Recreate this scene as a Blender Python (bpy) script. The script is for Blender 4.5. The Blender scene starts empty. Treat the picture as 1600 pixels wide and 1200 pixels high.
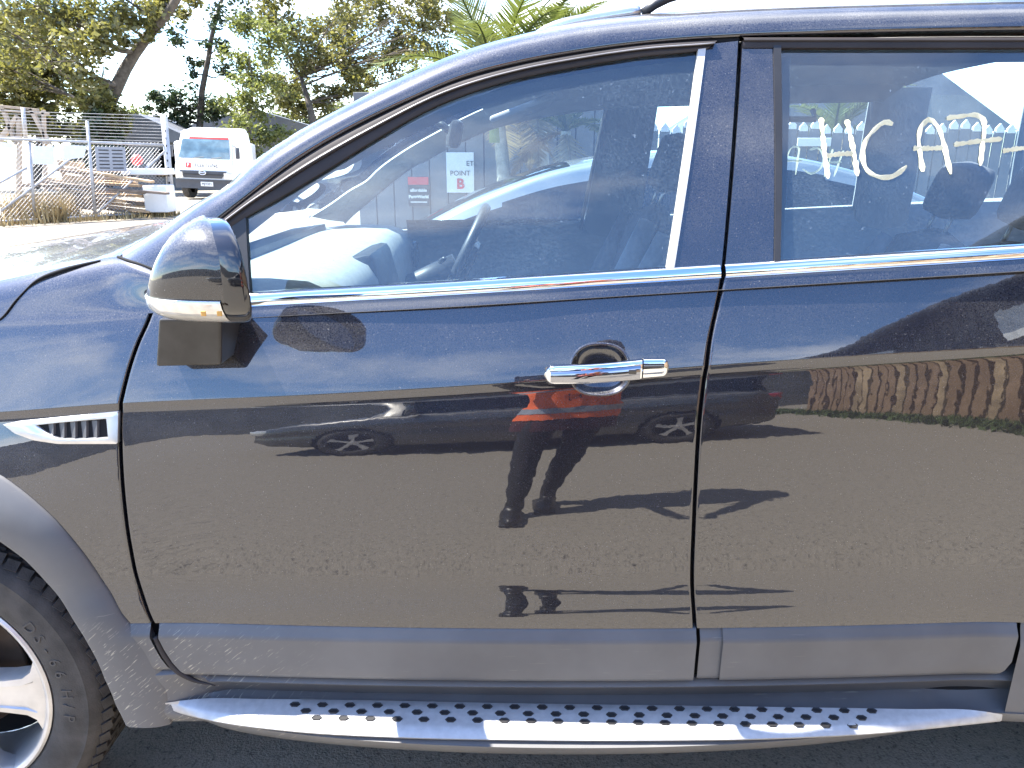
import bpy, bmesh, math, random
import numpy as np
from mathutils import Vector, Matrix, Euler

R = math.radians
rng = np.random.default_rng(7)
random.seed(7)
scene = bpy.context.scene
COL = scene.collection

# ------------------------------------------------------------------ camera
CAM_Y, CAM_Z, PITCH, FPX = -1.26, 1.38, R(16.5), 1200.0
cam_d = bpy.data.cameras.new('camera')
cam_d.sensor_width = 36.0
cam_d.lens = 36.0 * FPX / 1600.0
cam_d.clip_start = 0.02
cam_d.clip_end = 4000
cam = bpy.data.objects.new('camera', cam_d)
COL.objects.link(cam)
cam.location = (0, CAM_Y, CAM_Z)
cam.rotation_euler = (R(90) - PITCH, 0, 0)
scene.camera = cam

# ------------------------------------------------------------------ light
SUN_EL, SUN_AZ = R(61), R(-10)        # high sun ahead of the bonnet, a touch beyond the car's flank
to_sun = Vector((-math.cos(SUN_EL) * math.cos(SUN_AZ), -math.cos(SUN_EL) * math.sin(SUN_AZ), math.sin(SUN_EL)))
sun_d = bpy.data.lights.new('sun', 'SUN')
sun_d.energy = 4.4
sun_d.angle = R(0.53)
sun_d.color = (1.0, 0.95, 0.87)
sun = bpy.data.objects.new('sun', sun_d)
COL.objects.link(sun)
sun.rotation_euler = (-to_sun).to_track_quat('-Z', 'Y').to_euler()

world = bpy.data.worlds.new('World')
scene.world = world
world.use_nodes = True
wn, wl = world.node_tree.nodes, world.node_tree.links
wn.clear()
w_out = wn.new('ShaderNodeOutputWorld')
w_bg = wn.new('ShaderNodeBackground')
w_bg.inputs['Strength'].default_value = 0.10
sky = wn.new('ShaderNodeTexSky')
sky.sky_type = 'NISHITA'
sky.sun_disc = False
sky.sun_elevation = SUN_EL
sky.sun_rotation = math.atan2(to_sun.x, to_sun.y)
sky.air_density = 1.0
sky.dust_density = 0.15
sky.ozone_density = 3.0
# broken cloud all over the sky
w_tc = wn.new('ShaderNodeTexCoord')
w_sep = wn.new('ShaderNodeSeparateXYZ')
wl.new(w_tc.outputs['Generated'], w_sep.inputs[0])
w_add = wn.new('ShaderNodeMath'); w_add.operation = 'ADD'; w_add.inputs[1].default_value = 0.12
w_abs = wn.new('ShaderNodeMath'); w_abs.operation = 'ABSOLUTE'
wl.new(w_sep.outputs['Z'], w_abs.inputs[0]); wl.new(w_abs.outputs[0], w_add.inputs[0])
w_dx = wn.new('ShaderNodeMath'); w_dx.operation = 'DIVIDE'
w_dy = wn.new('ShaderNodeMath'); w_dy.operation = 'DIVIDE'
wl.new(w_sep.outputs['X'], w_dx.inputs[0]); wl.new(w_add.outputs[0], w_dx.inputs[1])
wl.new(w_sep.outputs['Y'], w_dy.inputs[0]); wl.new(w_add.outputs[0], w_dy.inputs[1])
w_cmb = wn.new('ShaderNodeCombineXYZ')
wl.new(w_dx.outputs[0], w_cmb.inputs[0]); wl.new(w_dy.outputs[0], w_cmb.inputs[1])
w_map = wn.new('ShaderNodeMapping')
w_map.inputs['Location'].default_value = (4.1, 2.35, 0)
w_map.inputs['Scale'].default_value = (0.55, 0.8, 1)
wl.new(w_cmb.outputs[0], w_map.inputs[0])
w_noi = wn.new('ShaderNodeTexNoise')
w_noi.inputs['Scale'].default_value = 1.1
w_noi.inputs['Detail'].default_value = 7
w_noi.inputs['Roughness'].default_value = 0.55
w_noi.inputs['Distortion'].default_value = 0.35
wl.new(w_map.outputs[0], w_noi.inputs['Vector'])
w_ramp = wn.new('ShaderNodeValToRGB')
w_ramp.color_ramp.elements[0].position = 0.49
w_ramp.color_ramp.elements[1].position = 0.72
wl.new(w_noi.outputs['Fac'], w_ramp.inputs[0])
w_mix = wn.new('ShaderNodeMixRGB')
w_mix.inputs['Color2'].default_value = (8.5, 8.8, 9.4, 1)
wl.new(w_ramp.outputs['Color'], w_mix.inputs['Fac'])
w_hs = wn.new('ShaderNodeHueSaturation')
w_hs.inputs['Hue'].default_value = 0.506
w_hs.inputs['Saturation'].default_value = 1.15
w_hs.inputs['Value'].default_value = 1.15
wl.new(sky.outputs[0], w_hs.inputs['Color'])
wl.new(w_hs.outputs[0], w_mix.inputs['Color1'])
wl.new(w_mix.outputs[0], w_bg.inputs['Color'])
wl.new(w_bg.outputs[0], w_out.inputs[0])

scene.view_settings.view_transform = 'Standard'
scene.view_settings.look = 'None'
scene.view_settings.gamma = 1.0
scene.view_settings.use_curve_mapping = False
scene.view_settings.exposure = 2.35
scene.cycles.max_bounces = 10
scene.cycles.transparent_max_bounces = 24
scene.cycles.caustics_reflective = False
scene.cycles.caustics_refractive = False
scene.cycles.sample_clamp_indirect = 6.0
scene.cycles.use_denoising = True

# ------------------------------------------------------------------ helpers
CP, SP = math.cos(PITCH), math.sin(PITCH)
def ray(px, py):
    u, v = (px - 800.0) / FPX, (600.0 - py) / FPX
    return Vector((u, CP + v * SP, -SP + v * CP))
def at(px, py, Y):
    """the point of the plane y = Y seen in that direction"""
    d = ray(px, py)
    t = (Y - CAM_Y) / d.y
    return Vector((d.x * t, Y, CAM_Z + d.z * t))
def ground_at(px, py):
    d = ray(px, py)
    t = -CAM_Z / d.z
    return Vector((d.x * t, CAM_Y + d.y * t, 0))

def tag(o, label=None, cat=None, group=None, kind=None):
    if label: o['label'] = label
    if cat: o['category'] = cat
    if group: o['group'] = group
    if kind: o['kind'] = kind
    return o
def empty(name, loc=(0, 0, 0), rz=0.0, label=None, cat=None, group=None):
    o = bpy.data.objects.new(name, None)
    COL.objects.link(o)
    o.location = loc
    o.rotation_euler = (0, 0, rz)
    o.empty_display_size = 0.1
    return tag(o, label, cat, group)
def link_mesh(name, me, mat=None, parent=None, smooth=False):
    if mat is not None and not me.materials:
        for m in (mat if isinstance(mat, (list, tuple)) else [mat]):
            me.materials.append(m)
    if smooth is True:
        me.polygons.foreach_set('use_smooth', [True] * len(me.polygons))
    elif smooth:
        me.polygons.foreach_set('use_smooth', [True] * len(me.polygons))
        me.set_sharp_from_angle(angle=R(smooth))
    o = bpy.data.objects.new(name, me)
    COL.objects.link(o)
    if parent is not None:
        o.parent = parent
    return o
def copy_tree(o, parent=None):
    c = o.copy()
    COL.objects.link(c)
    c.parent = parent
    for ch in [k for k in bpy.data.objects if k.parent == o]:
        copy_tree(ch, c)
    return c

class MB:
    """collects vertices and faces, builds ONE mesh object"""
    def __init__(s):
        s.v, s.f = [], []
    def add(s, vs, fs):
        n = len(s.v)
        s.v.extend([tuple(p) for p in vs])
        s.f.extend([tuple(i + n for i in f) for f in fs])
        return s
    def box(s, c, size, rot=None, bev=0.0):
        hx, hy, hz = size[0] / 2, size[1] / 2, size[2] / 2
        if bev > 0:
            bm = bmesh.new()
            bmesh.ops.create_cube(bm, size=1)
            for v in bm.verts:
                v.co = Vector((v.co.x * size[0], v.co.y * size[1], v.co.z * size[2]))
            bmesh.ops.bevel(bm, geom=bm.edges[:], offset=bev, segments=2, affect='EDGES', profile=0.5)
            bm.verts.index_update()
            vs = [v.co.copy() for v in bm.verts]
            fs = [[v.index for v in f.verts] for f in bm.faces]
            bm.free()
        else:
            vs = [Vector((x, y, z)) for x in (-hx, hx) for y in (-hy, hy) for z in (-hz, hz)]
            fs = [(0, 1, 3, 2), (4, 6, 7, 5), (0, 4, 5, 1), (2, 3, 7, 6), (0, 2, 6, 4), (1, 5, 7, 3)]
        M = Matrix.Identity(3) if rot is None else (rot if isinstance(rot, Matrix) else Euler(rot).to_matrix())
        return s.add([M @ p + Vector(c) for p in vs], fs)
    def tube(s, pts, r, n=8, cap=True, closed=False, flat=1.0):
        pts = [Vector(p) for p in pts]
        m = len(pts)
        rs = r if isinstance(r, (list, tuple)) else [r] * m
        up = None
        rings = []
        for i, p in enumerate(pts):
            if closed:
                t = pts[(i + 1) % m] - pts[i - 1]
            else:
                t = pts[min(i + 1, m - 1)] - pts[max(i - 1, 0)]
            t.normalize()
            if up is None:
                up = Vector((0, 0, 1)) if abs(t.z) < 0.9 else Vector((1, 0, 0))
            a = t.cross(up)
            if a.length < 1e-6:
                a = t.cross(Vector((0, 1, 0)))
            a.normalize()
            b = a.cross(t).normalized()
            up = b
            rings.append([p + (a * math.cos(2 * math.pi * k / n) + b * flat * math.sin(2 * math.pi * k / n)) * rs[i] for k in range(n)])
        fs = []
        for i in range(m if closed else m - 1):
            j = (i + 1) % m
            for k in range(n):
                fs.append((i * n + k, i * n + (k + 1) % n, j * n + (k + 1) % n, j * n + k))
        if cap and not closed:
            fs.append(tuple(range(n - 1, -1, -1)))
            fs.append(tuple((m - 1) * n + k for k in range(n)))
        return s.add([p for r_ in rings for p in r_], fs)
    def grid(s, rows):
        h, w = len(rows), len(rows[0])
        return s.add([p for r_ in rows for p in r_],
                     [(i * w + k, i * w + k + 1, (i + 1) * w + k + 1, (i + 1) * w + k) for i in range(h - 1) for k in range(w - 1)])
    def prism(s, poly, d0, d1, axis='y'):
        """polygon in the plane across the axis, thickened from d0 to d1"""
        def mk(p, d):
            if axis == 'y': return (p[0], d, p[1])
            if axis == 'x': return (d, p[0], p[1])
            return (p[0], p[1], d)
        n = len(poly)
        vs = [mk(p, d0) for p in poly] + [mk(p, d1) for p in poly]
        fs = [tuple(range(n)), tuple(range(2 * n - 1, n - 1, -1))] + [(i, i + n, (i + 1) % n + n, (i + 1) % n) for i in range(n)]
        return s.add(vs, fs)
    def lathe(s, prof, c, n=48, axis='y', a0=0.0, a1=2 * math.pi):
        """profile of (radius, offset along axis)"""
        full = abs(a1 - a0 - 2 * math.pi) < 1e-6
        m = len(prof)
        cnt = n if full else n + 1
        vs = []
        for i in range(cnt):
            a = a0 + (a1 - a0) * i / n
            for (r_, d) in prof:
                if axis == 'y': vs.append((c[0] + r_ * math.cos(a), c[1] + d, c[2] + r_ * math.sin(a)))
                elif axis == 'z': vs.append((c[0] + r_ * math.cos(a), c[1] + r_ * math.sin(a), c[2] + d))
                else: vs.append((c[0] + d, c[1] + r_ * math.cos(a), c[2] + r_ * math.sin(a)))
        fs = []
        for i in range(n):
            j = (i + 1) % cnt
            for k in range(m - 1):
                fs.append((i * m + k, i * m + k + 1, j * m + k + 1, j * m + k))
        return s.add(vs, fs)
    def sphere(s, c, r_, nu=14, nv=9, M=None):
        vs, fs = [], []
        for i in range(nv + 1):
            t = math.pi * i / nv
            for k in range(nu):
                a = 2 * math.pi * k / nu
                p = Vector((math.sin(t) * math.cos(a) * r_[0], math.sin(t) * math.sin(a) * r_[1], math.cos(t) * r_[2]))
                if M is not None: p = M @ p
                vs.append(p + Vector(c))
        for i in range(nv):
            for k in range(nu):
                fs.append((i * nu + k, (i + 1) * nu + k, (i + 1) * nu + (k + 1) % nu, i * nu + (k + 1) % nu))
        return s.add(vs, fs)
    def mesh(s, name):
        me = bpy.data.meshes.new(name)
        me.from_pydata(s.v, [], s.f)
        bm = bmesh.new()
        bm.from_mesh(me)
        bmesh.ops.remove_doubles(bm, verts=bm.verts, dist=1e-6)
        bmesh.ops.recalc_face_normals(bm, faces=bm.faces)
        bm.to_mesh(me)
        bm.free()
        return me
    def build(s, name, mat, parent=None, smooth=False):
        return link_mesh(name, s.mesh(name), mat, parent, smooth)

def text_mesh(body, size, extrude=0.002, align='CENTER', bold=0.0):
    cu = bpy.data.curves.new('lettering', 'FONT')
    cu.body = body
    cu.size = size
    cu.extrude = extrude
    cu.offset = bold
    cu.resolution_u = 3
    cu.align_x = align
    cu.align_y = 'CENTER'
    tmp = bpy.data.objects.new('lettering', cu)
    COL.objects.link(tmp)
    dg = bpy.context.evaluated_depsgraph_get()
    me = bpy.data.meshes.new_from_object(tmp.evaluated_get(dg))
    bpy.data.objects.remove(tmp)
    bpy.data.curves.remove(cu)
    return me

def spline(pts, n):
    """Catmull-Rom through the points, n samples by chord length"""
    P = np.array([tuple(p) for p in pts], float)
    d = np.r_[0, np.cumsum(np.maximum(np.linalg.norm(np.diff(P, axis=0), axis=1), 1e-9))]
    t = np.linspace(0, d[-1], n)
    m = np.gradient(P, d, axis=0) if len(P) > 2 else np.repeat((P[1:] - P[:1]) / d[-1], 2, axis=0)
    out = np.zeros((n, P.shape[1]))
    idx = np.clip(np.searchsorted(d, t, side='right') - 1, 0, len(P) - 2)
    h = d[idx + 1] - d[idx]
    s = (t - d[idx]) / h
    h00, h10, h01, h11 = 2*s**3 - 3*s**2 + 1, s**3 - 2*s**2 + s, -2*s**3 + 3*s**2, s**3 - s**2
    for k in range(P.shape[1]):
        out[:, k] = h00 * P[idx, k] + h10 * h * m[idx, k] + h01 * P[idx + 1, k] + h11 * h * m[idx + 1, k]
    return out
def pchip(xk, yk, x):
    """monotone cubic interpolation"""
    xk, yk, x = np.asarray(xk, float), np.asarray(yk, float), np.asarray(x, float)
    h = np.diff(xk); dl = np.diff(yk) / h
    m = np.zeros(len(xk)); m[0], m[-1] = dl[0], dl[-1]
    for i in range(1, len(xk) - 1):
        if dl[i-1] * dl[i] > 0:
            w1, w2 = 2*h[i] + h[i-1], h[i] + 2*h[i-1]
            m[i] = (w1 + w2) / (w1 / dl[i-1] + w2 / dl[i])
    xc = np.clip(x, xk[0], xk[-1])
    i = np.clip(np.searchsorted(xk, xc, side='right') - 1, 0, len(xk) - 2)
    s = (xc - xk[i]) / h[i]
    return (2*s**3 - 3*s**2 + 1) * yk[i] + (s**3 - 2*s**2 + s) * h[i] * m[i] + (-2*s**3 + 3*s**2) * yk[i+1] + (s**3 - s**2) * h[i] * m[i+1]
def smoothstep(a, b, x):
    t = np.clip((np.asarray(x, float) - a) / (b - a), 0, 1)
    return t * t * (3 - 2 * t)

# ------------------------------------------------------------------ materials
def mat_new(name):
    m = bpy.data.materials.new(name)
    m.use_nodes = True
    nt = m.node_tree
    return m, nt, nt.nodes['Principled BSDF'], nt.nodes['Material Output']
def node(nt, t, **kw):
    n = nt.nodes.new(t)
    for k, v in kw.items():
        if k in n.inputs.keys(): n.inputs[k].default_value = v
        else: setattr(n, k, v)
    return n
def coords(nt, scale=(1, 1, 1), kind='Object'):
    tc = node(nt, 'ShaderNodeTexCoord')
    mp = node(nt, 'ShaderNodeMapping')
    mp.inputs['Scale'].default_value = scale
    nt.links.new(tc.outputs[kind], mp.inputs[0])
    return mp.outputs[0]
def noise(nt, vec, scale, detail=4, rough=0.55, lo=0.35, hi=0.65):
    n = node(nt, 'ShaderNodeTexNoise', Scale=scale, Detail=detail, Roughness=rough)
    nt.links.new(vec, n.inputs['Vector'])
    r = node(nt, 'ShaderNodeMapRange')
    r.inputs['From Min'].default_value, r.inputs['From Max'].default_value = lo, hi
    nt.links.new(n.outputs['Fac'], r.inputs['Value'])
    return r.outputs['Result']
def mixc(nt, fac, a, b):
    m = node(nt, 'ShaderNodeMixRGB')
    for i, k in ((1, a), (2, b)):
        if isinstance(k, (tuple, list)): m.inputs[i].default_value = (*k[:3], 1)
        else: nt.links.new(k, m.inputs[i])
    if isinstance(fac, float): m.inputs[0].default_value = fac
    else: nt.links.new(fac, m.inputs[0])
    return m.outputs[0]
def bump(nt, bsdf, h, strength=0.3, dist=0.01):
    b = node(nt, 'ShaderNodeBump')
    b.inputs['Strength'].default_value = strength
    b.inputs['Distance'].default_value = dist
    nt.links.new(h, b.inputs['Height'])
    nt.links.new(b.outputs[0], bsdf.inputs['Normal'])
def plain(name, col, rough=0.5, metal=0.0, var=0.15, scale=8.0, bumps=0.0, spec=None, coat=0.0):
    m, nt, b, o = mat_new(name)
    v = coords(nt)
    f = noise(nt, v, scale, 5)
    c2 = tuple(max(0, c * (1 - var)) for c in col)
    c1 = tuple(min(1, c * (1 + var)) for c in col)
    nt.links.new(mixc(nt, f, c2, c1), b.inputs['Base Color'])
    b.inputs['Roughness'].default_value = rough
    b.inputs['Metallic'].default_value = metal
    if spec is not None: b.inputs['Specular IOR Level'].default_value = spec
    if coat: b.inputs['Coat Weight'].default_value = coat; b.inputs['Coat Roughness'].default_value = 0.03
    if bumps:
        bump(nt, b, noise(nt, v, scale * 12, 4), bumps, 0.004)
    return m
def paint(name, base, flake, dust=(0.42, 0.40, 0.37), dust_amt=0.03, speck=0.5, coat_ior=1.6, rough=0.35, metal=0.6, coat_rough=0.012):
    """metallic car paint under clear coat with a film of dust and specks, some of it standing in for glare"""
    m, nt, b, out = mat_new(name)
    L = nt.links
    v = coords(nt)
    fl = noise(nt, v, 900, 2, 0.5, 0.45, 0.75)
    L.new(mixc(nt, fl, base, flake), b.inputs['Base Color'])
    b.inputs['Metallic'].default_value = metal
    b.inputs['Roughness'].default_value = rough
    b.inputs['Coat Weight'].default_value = 1.0
    b.inputs['Coat Roughness'].default_value = coat_rough
    b.inputs['Coat IOR'].default_value = coat_ior
    wv = node(nt, 'ShaderNodeTexNoise', Scale=30.0, Detail=2.0); L.new(v, wv.inputs['Vector'])
    bp_ = node(nt, 'ShaderNodeBump'); bp_.inputs['Strength'].default_value = 0.30; bp_.inputs['Distance'].default_value = 0.0003
    L.new(wv.outputs['Fac'], bp_.inputs['Height']); L.new(bp_.outputs[0], b.inputs['Coat Normal'])
    d = node(nt, 'ShaderNodeBsdfDiffuse')
    d.inputs['Color'].default_value = (*dust, 1)
    film = noise(nt, v, 6, 6, 0.6, 0.25, 0.8)
    grain = noise(nt, v, 420, 2, 0.5, 0.3, 0.8)
    sp = noise(nt, v, 420, 1, 0.4, 0.735, 0.80)
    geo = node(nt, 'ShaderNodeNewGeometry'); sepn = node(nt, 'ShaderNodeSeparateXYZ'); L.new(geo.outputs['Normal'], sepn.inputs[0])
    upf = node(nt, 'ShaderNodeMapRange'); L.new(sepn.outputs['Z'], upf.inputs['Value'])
    upf.inputs['From Min'].default_value = 0.1; upf.inputs['From Max'].default_value = 0.8; upf.inputs['To Min'].default_value = 0.5; upf.inputs['To Max'].default_value = 7.0  # real dust settles on upward faces; raised further to imitate bonnet glare
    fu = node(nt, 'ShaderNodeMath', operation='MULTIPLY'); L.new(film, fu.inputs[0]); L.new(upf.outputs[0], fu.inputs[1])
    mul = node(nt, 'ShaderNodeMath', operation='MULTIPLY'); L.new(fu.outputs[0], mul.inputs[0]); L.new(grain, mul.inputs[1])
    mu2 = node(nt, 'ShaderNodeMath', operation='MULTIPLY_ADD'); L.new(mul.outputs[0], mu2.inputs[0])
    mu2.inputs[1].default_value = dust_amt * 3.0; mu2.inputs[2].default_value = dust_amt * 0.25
    sps = node(nt, 'ShaderNodeMath', operation='MULTIPLY_ADD', use_clamp=True); L.new(sp, sps.inputs[0]); sps.inputs[1].default_value = speck
    L.new(mu2.outputs[0], sps.inputs[2])
    mx = node(nt, 'ShaderNodeMixShader')
    L.new(sps.outputs[0], mx.inputs[0]); L.new(b.outputs[0], mx.inputs[1]); L.new(d.outputs[0], mx.inputs[2])
    L.new(mx.outputs[0], out.inputs['Surface'])
    return m
def glass(name, tint=(0.72, 0.82, 0.86), ior=1.55, dust=0.03, dust_haze_col=(0.5, 0.52, 0.55)):
    """thin toughened glass: see-through, reflecting, lightly dusted; the dust colour can carry painted sky haze"""
    m, nt, b, out = mat_new(name)
    nt.nodes.remove(b)
    L = nt.links
    tr = node(nt, 'ShaderNodeBsdfTransparent'); tr.inputs['Color'].default_value = (*tint, 1)
    gl = node(nt, 'ShaderNodeBsdfGlossy'); gl.inputs['Roughness'].default_value = 0.0
    fr = node(nt, 'ShaderNodeFresnel'); fr.inputs['IOR'].default_value = ior
    m1 = node(nt, 'ShaderNodeMixShader')
    L.new(fr.outputs[0], m1.inputs[0]); L.new(tr.outputs[0], m1.inputs[1]); L.new(gl.outputs[0], m1.inputs[2])
    d = node(nt, 'ShaderNodeBsdfDiffuse'); d.inputs['Color'].default_value = (*dust_haze_col, 1)
    v = coords(nt)
    film = noise(nt, v, 5, 6, 0.65, 0.3, 0.75)
    grain = noise(nt, v, 300, 2, 0.5, 0.35, 0.75)
    sp = noise(nt, v, 150, 1, 0.4, 0.745, 0.79)
    mul = node(nt, 'ShaderNodeMath', operation='MULTIPLY'); L.new(film, mul.inputs[0]); L.new(grain, mul.inputs[1])
    a = node(nt, 'ShaderNodeMath', operation='MULTIPLY_ADD'); L.new(mul.outputs[0], a.inputs[0]); a.inputs[1].default_value = dust * 2; a.inputs[2].default_value = dust * 0.5
    a2 = node(nt, 'ShaderNodeMath', operation='MULTIPLY_ADD', use_clamp=True); L.new(sp, a2.inputs[0]); a2.inputs[1].default_value = 0.15 if dust > 0.02 else 0.0
    L.new(a.outputs[0], a2.inputs[2])
    m2 = node(nt, 'ShaderNodeMixShader')
    L.new(a2.outputs[0], m2.inputs[0]); L.new(m1.outputs[0], m2.inputs[1]); L.new(d.outputs[0], m2.inputs[2])
    L.new(m2.outputs[0], out.inputs['Surface'])
    return m

M = {}
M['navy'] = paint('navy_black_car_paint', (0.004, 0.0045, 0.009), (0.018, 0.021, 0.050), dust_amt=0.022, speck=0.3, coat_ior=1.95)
M['silver_blue'] = paint('pale_silver_car_paint', (0.17, 0.20, 0.23), (0.26, 0.29, 0.32), dust_amt=0.02, speck=0.1, metal=0.7)
M['champagne'] = paint('grey_car_paint', (0.09, 0.088, 0.084), (0.15, 0.147, 0.14), dust_amt=0.03, speck=0.1, metal=0.7)
M['chrome'] = plain('chrome', (0.82, 0.83, 0.85), 0.05, 1.0, 0.03)
M['satin'] = plain('satin_silver', (0.62, 0.62, 0.63), 0.28, 0.9, 0.06, 30)
M['rim'] = plain('silver_alloy', (0.66, 0.64, 0.61), 0.32, 0.55, 0.08, 20)
M['gloss_black'] = plain('gloss_black_plastic', (0.012, 0.012, 0.014), 0.08, 0, 0.1, coat=1.0)
M['black'] = plain('black_plastic', (0.022, 0.022, 0.024), 0.45, 0, 0.2)
M['rubber'] = plain('black_rubber_seal', (0.040, 0.034, 0.033), 0.62, 0, 0.15, spec=0.25)
M['void'] = plain('dark_gap', (0.004, 0.004, 0.005), 0.9, 0, 0.1)
M['glass'] = glass('side_window_glass', (0.82, 0.97, 1.0), 2.25, 0.06, (0.40, 0.52, 0.62))  # blue dust colour adds painted sky haze to the real film
M['glass_clean'] = glass('windscreen_glass', (0.8, 0.88, 0.88), 1.5, 0.012)
M['glass_dark'] = glass('dark_car_glass', (0.12, 0.16, 0.17), 1.55, 0.0)
# ------------------------------------------------------------------ more materials
def cladding_mat():
    m, nt, b, out = mat_new('grey_moulded_cladding')
    L = nt.links
    v = coords(nt)
    base = mixc(nt, noise(nt, v, 3, 5, 0.6), (0.105, 0.103, 0.103), (0.148, 0.145, 0.143))
    # pale scuffs thrown up by stones, densest behind the front wheel
    tc = node(nt, 'ShaderNodeTexCoord')
    mp0 = node(nt, 'ShaderNodeMapping'); mp0.inputs['Rotation'].default_value = (0, R(40), 0)
    mp = node(nt, 'ShaderNodeMapping')
    mp.inputs['Scale'].default_value = (34, 10, 300)
    L.new(tc.outputs['Object'], mp0.inputs[0]); L.new(mp0.outputs[0], mp.inputs[0])
    streak = noise(nt, mp.outputs[0], 1.0, 3, 0.55, 0.60, 0.68)
    sep = node(nt, 'ShaderNodeSeparateXYZ'); L.new(tc.outputs['Object'], sep.inputs[0])
    rx = node(nt, 'ShaderNodeMapRange'); rx.inputs['From Min'].default_value = -0.34; rx.inputs['From Max'].default_value = -0.62
    L.new(sep.outputs['X'], rx.inputs['Value'])
    rz = node(nt, 'ShaderNodeMapRange'); rz.inputs['From Min'].default_value = 0.56; rz.inputs['From Max'].default_value = 0.47
    L.new(sep.outputs['Z'], rz.inputs['Value'])
    mm = node(nt, 'ShaderNodeMath', operation='MULTIPLY'); L.new(rx.outputs[0], mm.inputs[0]); L.new(rz.outputs[0], mm.inputs[1])
    m3 = node(nt, 'ShaderNodeMath', operation='MULTIPLY'); L.new(mm.outputs[0], m3.inputs[0]); L.new(streak, m3.inputs[1])
    # sparse fine scratches everywhere
    mp2 = node(nt, 'ShaderNodeMapping'); mp2.inputs['Scale'].default_value = (14, 10, 320); mp2.inputs['Rotation'].default_value = (0, R(12), 0)
    L.new(tc.outputs['Object'], mp2.inputs[0])
    fine = noise(nt, mp2.outputs[0], 1.0, 2, 0.5, 0.70, 0.76)
    fm = node(nt, 'ShaderNodeMath', operation='MULTIPLY'); L.new(fine, fm.inputs[0]); fm.inputs[1].default_value = 0.25
    ad = node(nt, 'ShaderNodeMath', operation='ADD', use_clamp=True); L.new(m3.outputs[0], ad.inputs[0]); L.new(fm.outputs[0], ad.inputs[1])
    L.new(mixc(nt, ad.outputs[0], base, (0.42, 0.39, 0.31)), b.inputs['Base Color'])
    b.inputs['Roughness'].default_value = 0.42
    bump(nt, b, noise(nt, v, 700, 2), 0.06, 0.001)
    return m
M['clad'] = cladding_mat()
M['tyre'] = plain('dusty_tyre_rubber', (0.05, 0.045, 0.041), 0.75, 0, 0.3, 25, 0.15)
M['dash'] = plain('grey_dashboard_plastic', (0.30, 0.315, 0.315), 0.6, 0, 0.08, 40, 0.1)
M['trim_light'] = plain('pale_grey_trim', (0.34, 0.35, 0.35), 0.7, 0, 0.06)
M['headliner'] = plain('grey_headliner', (0.45, 0.46, 0.46), 0.85, 0, 0.05)
M['seat'] = plain('charcoal_seat_cloth', (0.075, 0.078, 0.088), 0.8, 0, 0.2, 60, 0.2)
M['seat_grey'] = plain('grey_seat_bolster', (0.26, 0.265, 0.275), 0.75, 0, 0.1, 60, 0.15)
M['step'] = plain('brushed_satin_step', (0.50, 0.495, 0.485), 0.45, 0.3, 0.08, 60)
M['lens'] = plain('clear_indicator_lens', (0.78, 0.76, 0.70), 0.08, 0.35, 0.12, 60, coat=1.0)
M['amber'] = plain('amber_bulb', (0.6, 0.32, 0.08), 0.3, 0.0)
M['marker'] = plain('cream_paint_marker', (0.80, 0.74, 0.50), 0.7, 0, 0.12, 40)
def marker_thin():
    m, nt, b_, out = mat_new('cream_marker_seen_from_behind')
    t = node(nt, 'ShaderNodeBsdfTranslucent'); t.inputs['Color'].default_value = (.80, .74, .52, 1)
    d = node(nt, 'ShaderNodeBsdfDiffuse'); d.inputs['Color'].default_value = (.80, .74, .52, 1)
    mx = node(nt, 'ShaderNodeMixShader'); mx.inputs[0].default_value = .5
    nt.links.new(d.outputs[0], mx.inputs[1]); nt.links.new(t.outputs[0], mx.inputs[2]); nt.links.new(mx.outputs[0], out.inputs['Surface'])
    return m
M['marker_thin'] = marker_thin()
M['disc'] = plain('brown_brake_disc', (0.10, 0.07, 0.05), 0.5, 0.5, 0.3)

# ------------------------------------------------------------------ shape of the car's near side
# y is the outward offset of the skin (negative = towards the camera); front of the car is -x
ZK = 0.528                                   # top of the lower cladding
_cr = None
def line_from(pxs, Y):
    P = [at(px, py, Y) for px, py in pxs]
    return np.array([p.x for p in P]), np.array([p.z for p in P])
CRX, CRZ = line_from([(-400, 672), (-100, 660), (190, 636), (480, 619), (780, 599), (1110, 571), (1350, 557), (1600, 546), (1900, 532)], 0.02)
BLX, BLZ = line_from([(-400, 535), (-100, 512), (190, 494), (385, 478), (700, 458), (1120, 431), (1600, 404), (1900, 388)], 0.085)
def zc(x): return pchip(CRX, CRZ, x)
def zb(x): return pchip(BLX, BLZ, x)
_s = np.linspace(0, 1.0, 2001)
_th = pchip([0, .012, .022, .050, .075, .15, .234, .383, .511, .66, .76, .835, .895, .95, 1.0],
            [-9, -7, -3, 8.5, 9.6, 7.6, 5.2, 2.3, 0.0, -2.3, -2.0, 4.5, 9.5, 5.0, 0.0], _s)
_L0 = 0.488
_Yl = -np.concatenate([[0], np.cumsum(np.tan(np.radians((_th[1:] + _th[:-1]) / 2)) * _L0 * (_s[1] - _s[0]))])
_Yl -= np.interp(0.511, _s, _Yl)
YC = float(_Yl[0])
_u = np.linspace(0, 1, 1001)
_thu = pchip([0, .05, .35, .7, .92, 1.0], [15.5, 16.5, 18.0, 20.5, 24.0, 30.0], _u)
_Yu = np.concatenate([[0], np.cumsum(np.tan(np.radians((_thu[1:] + _thu[:-1]) / 2)) * (_u[1] - _u[0]))])
YB = YC + float(_Yu[-1]) * 0.165
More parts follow.
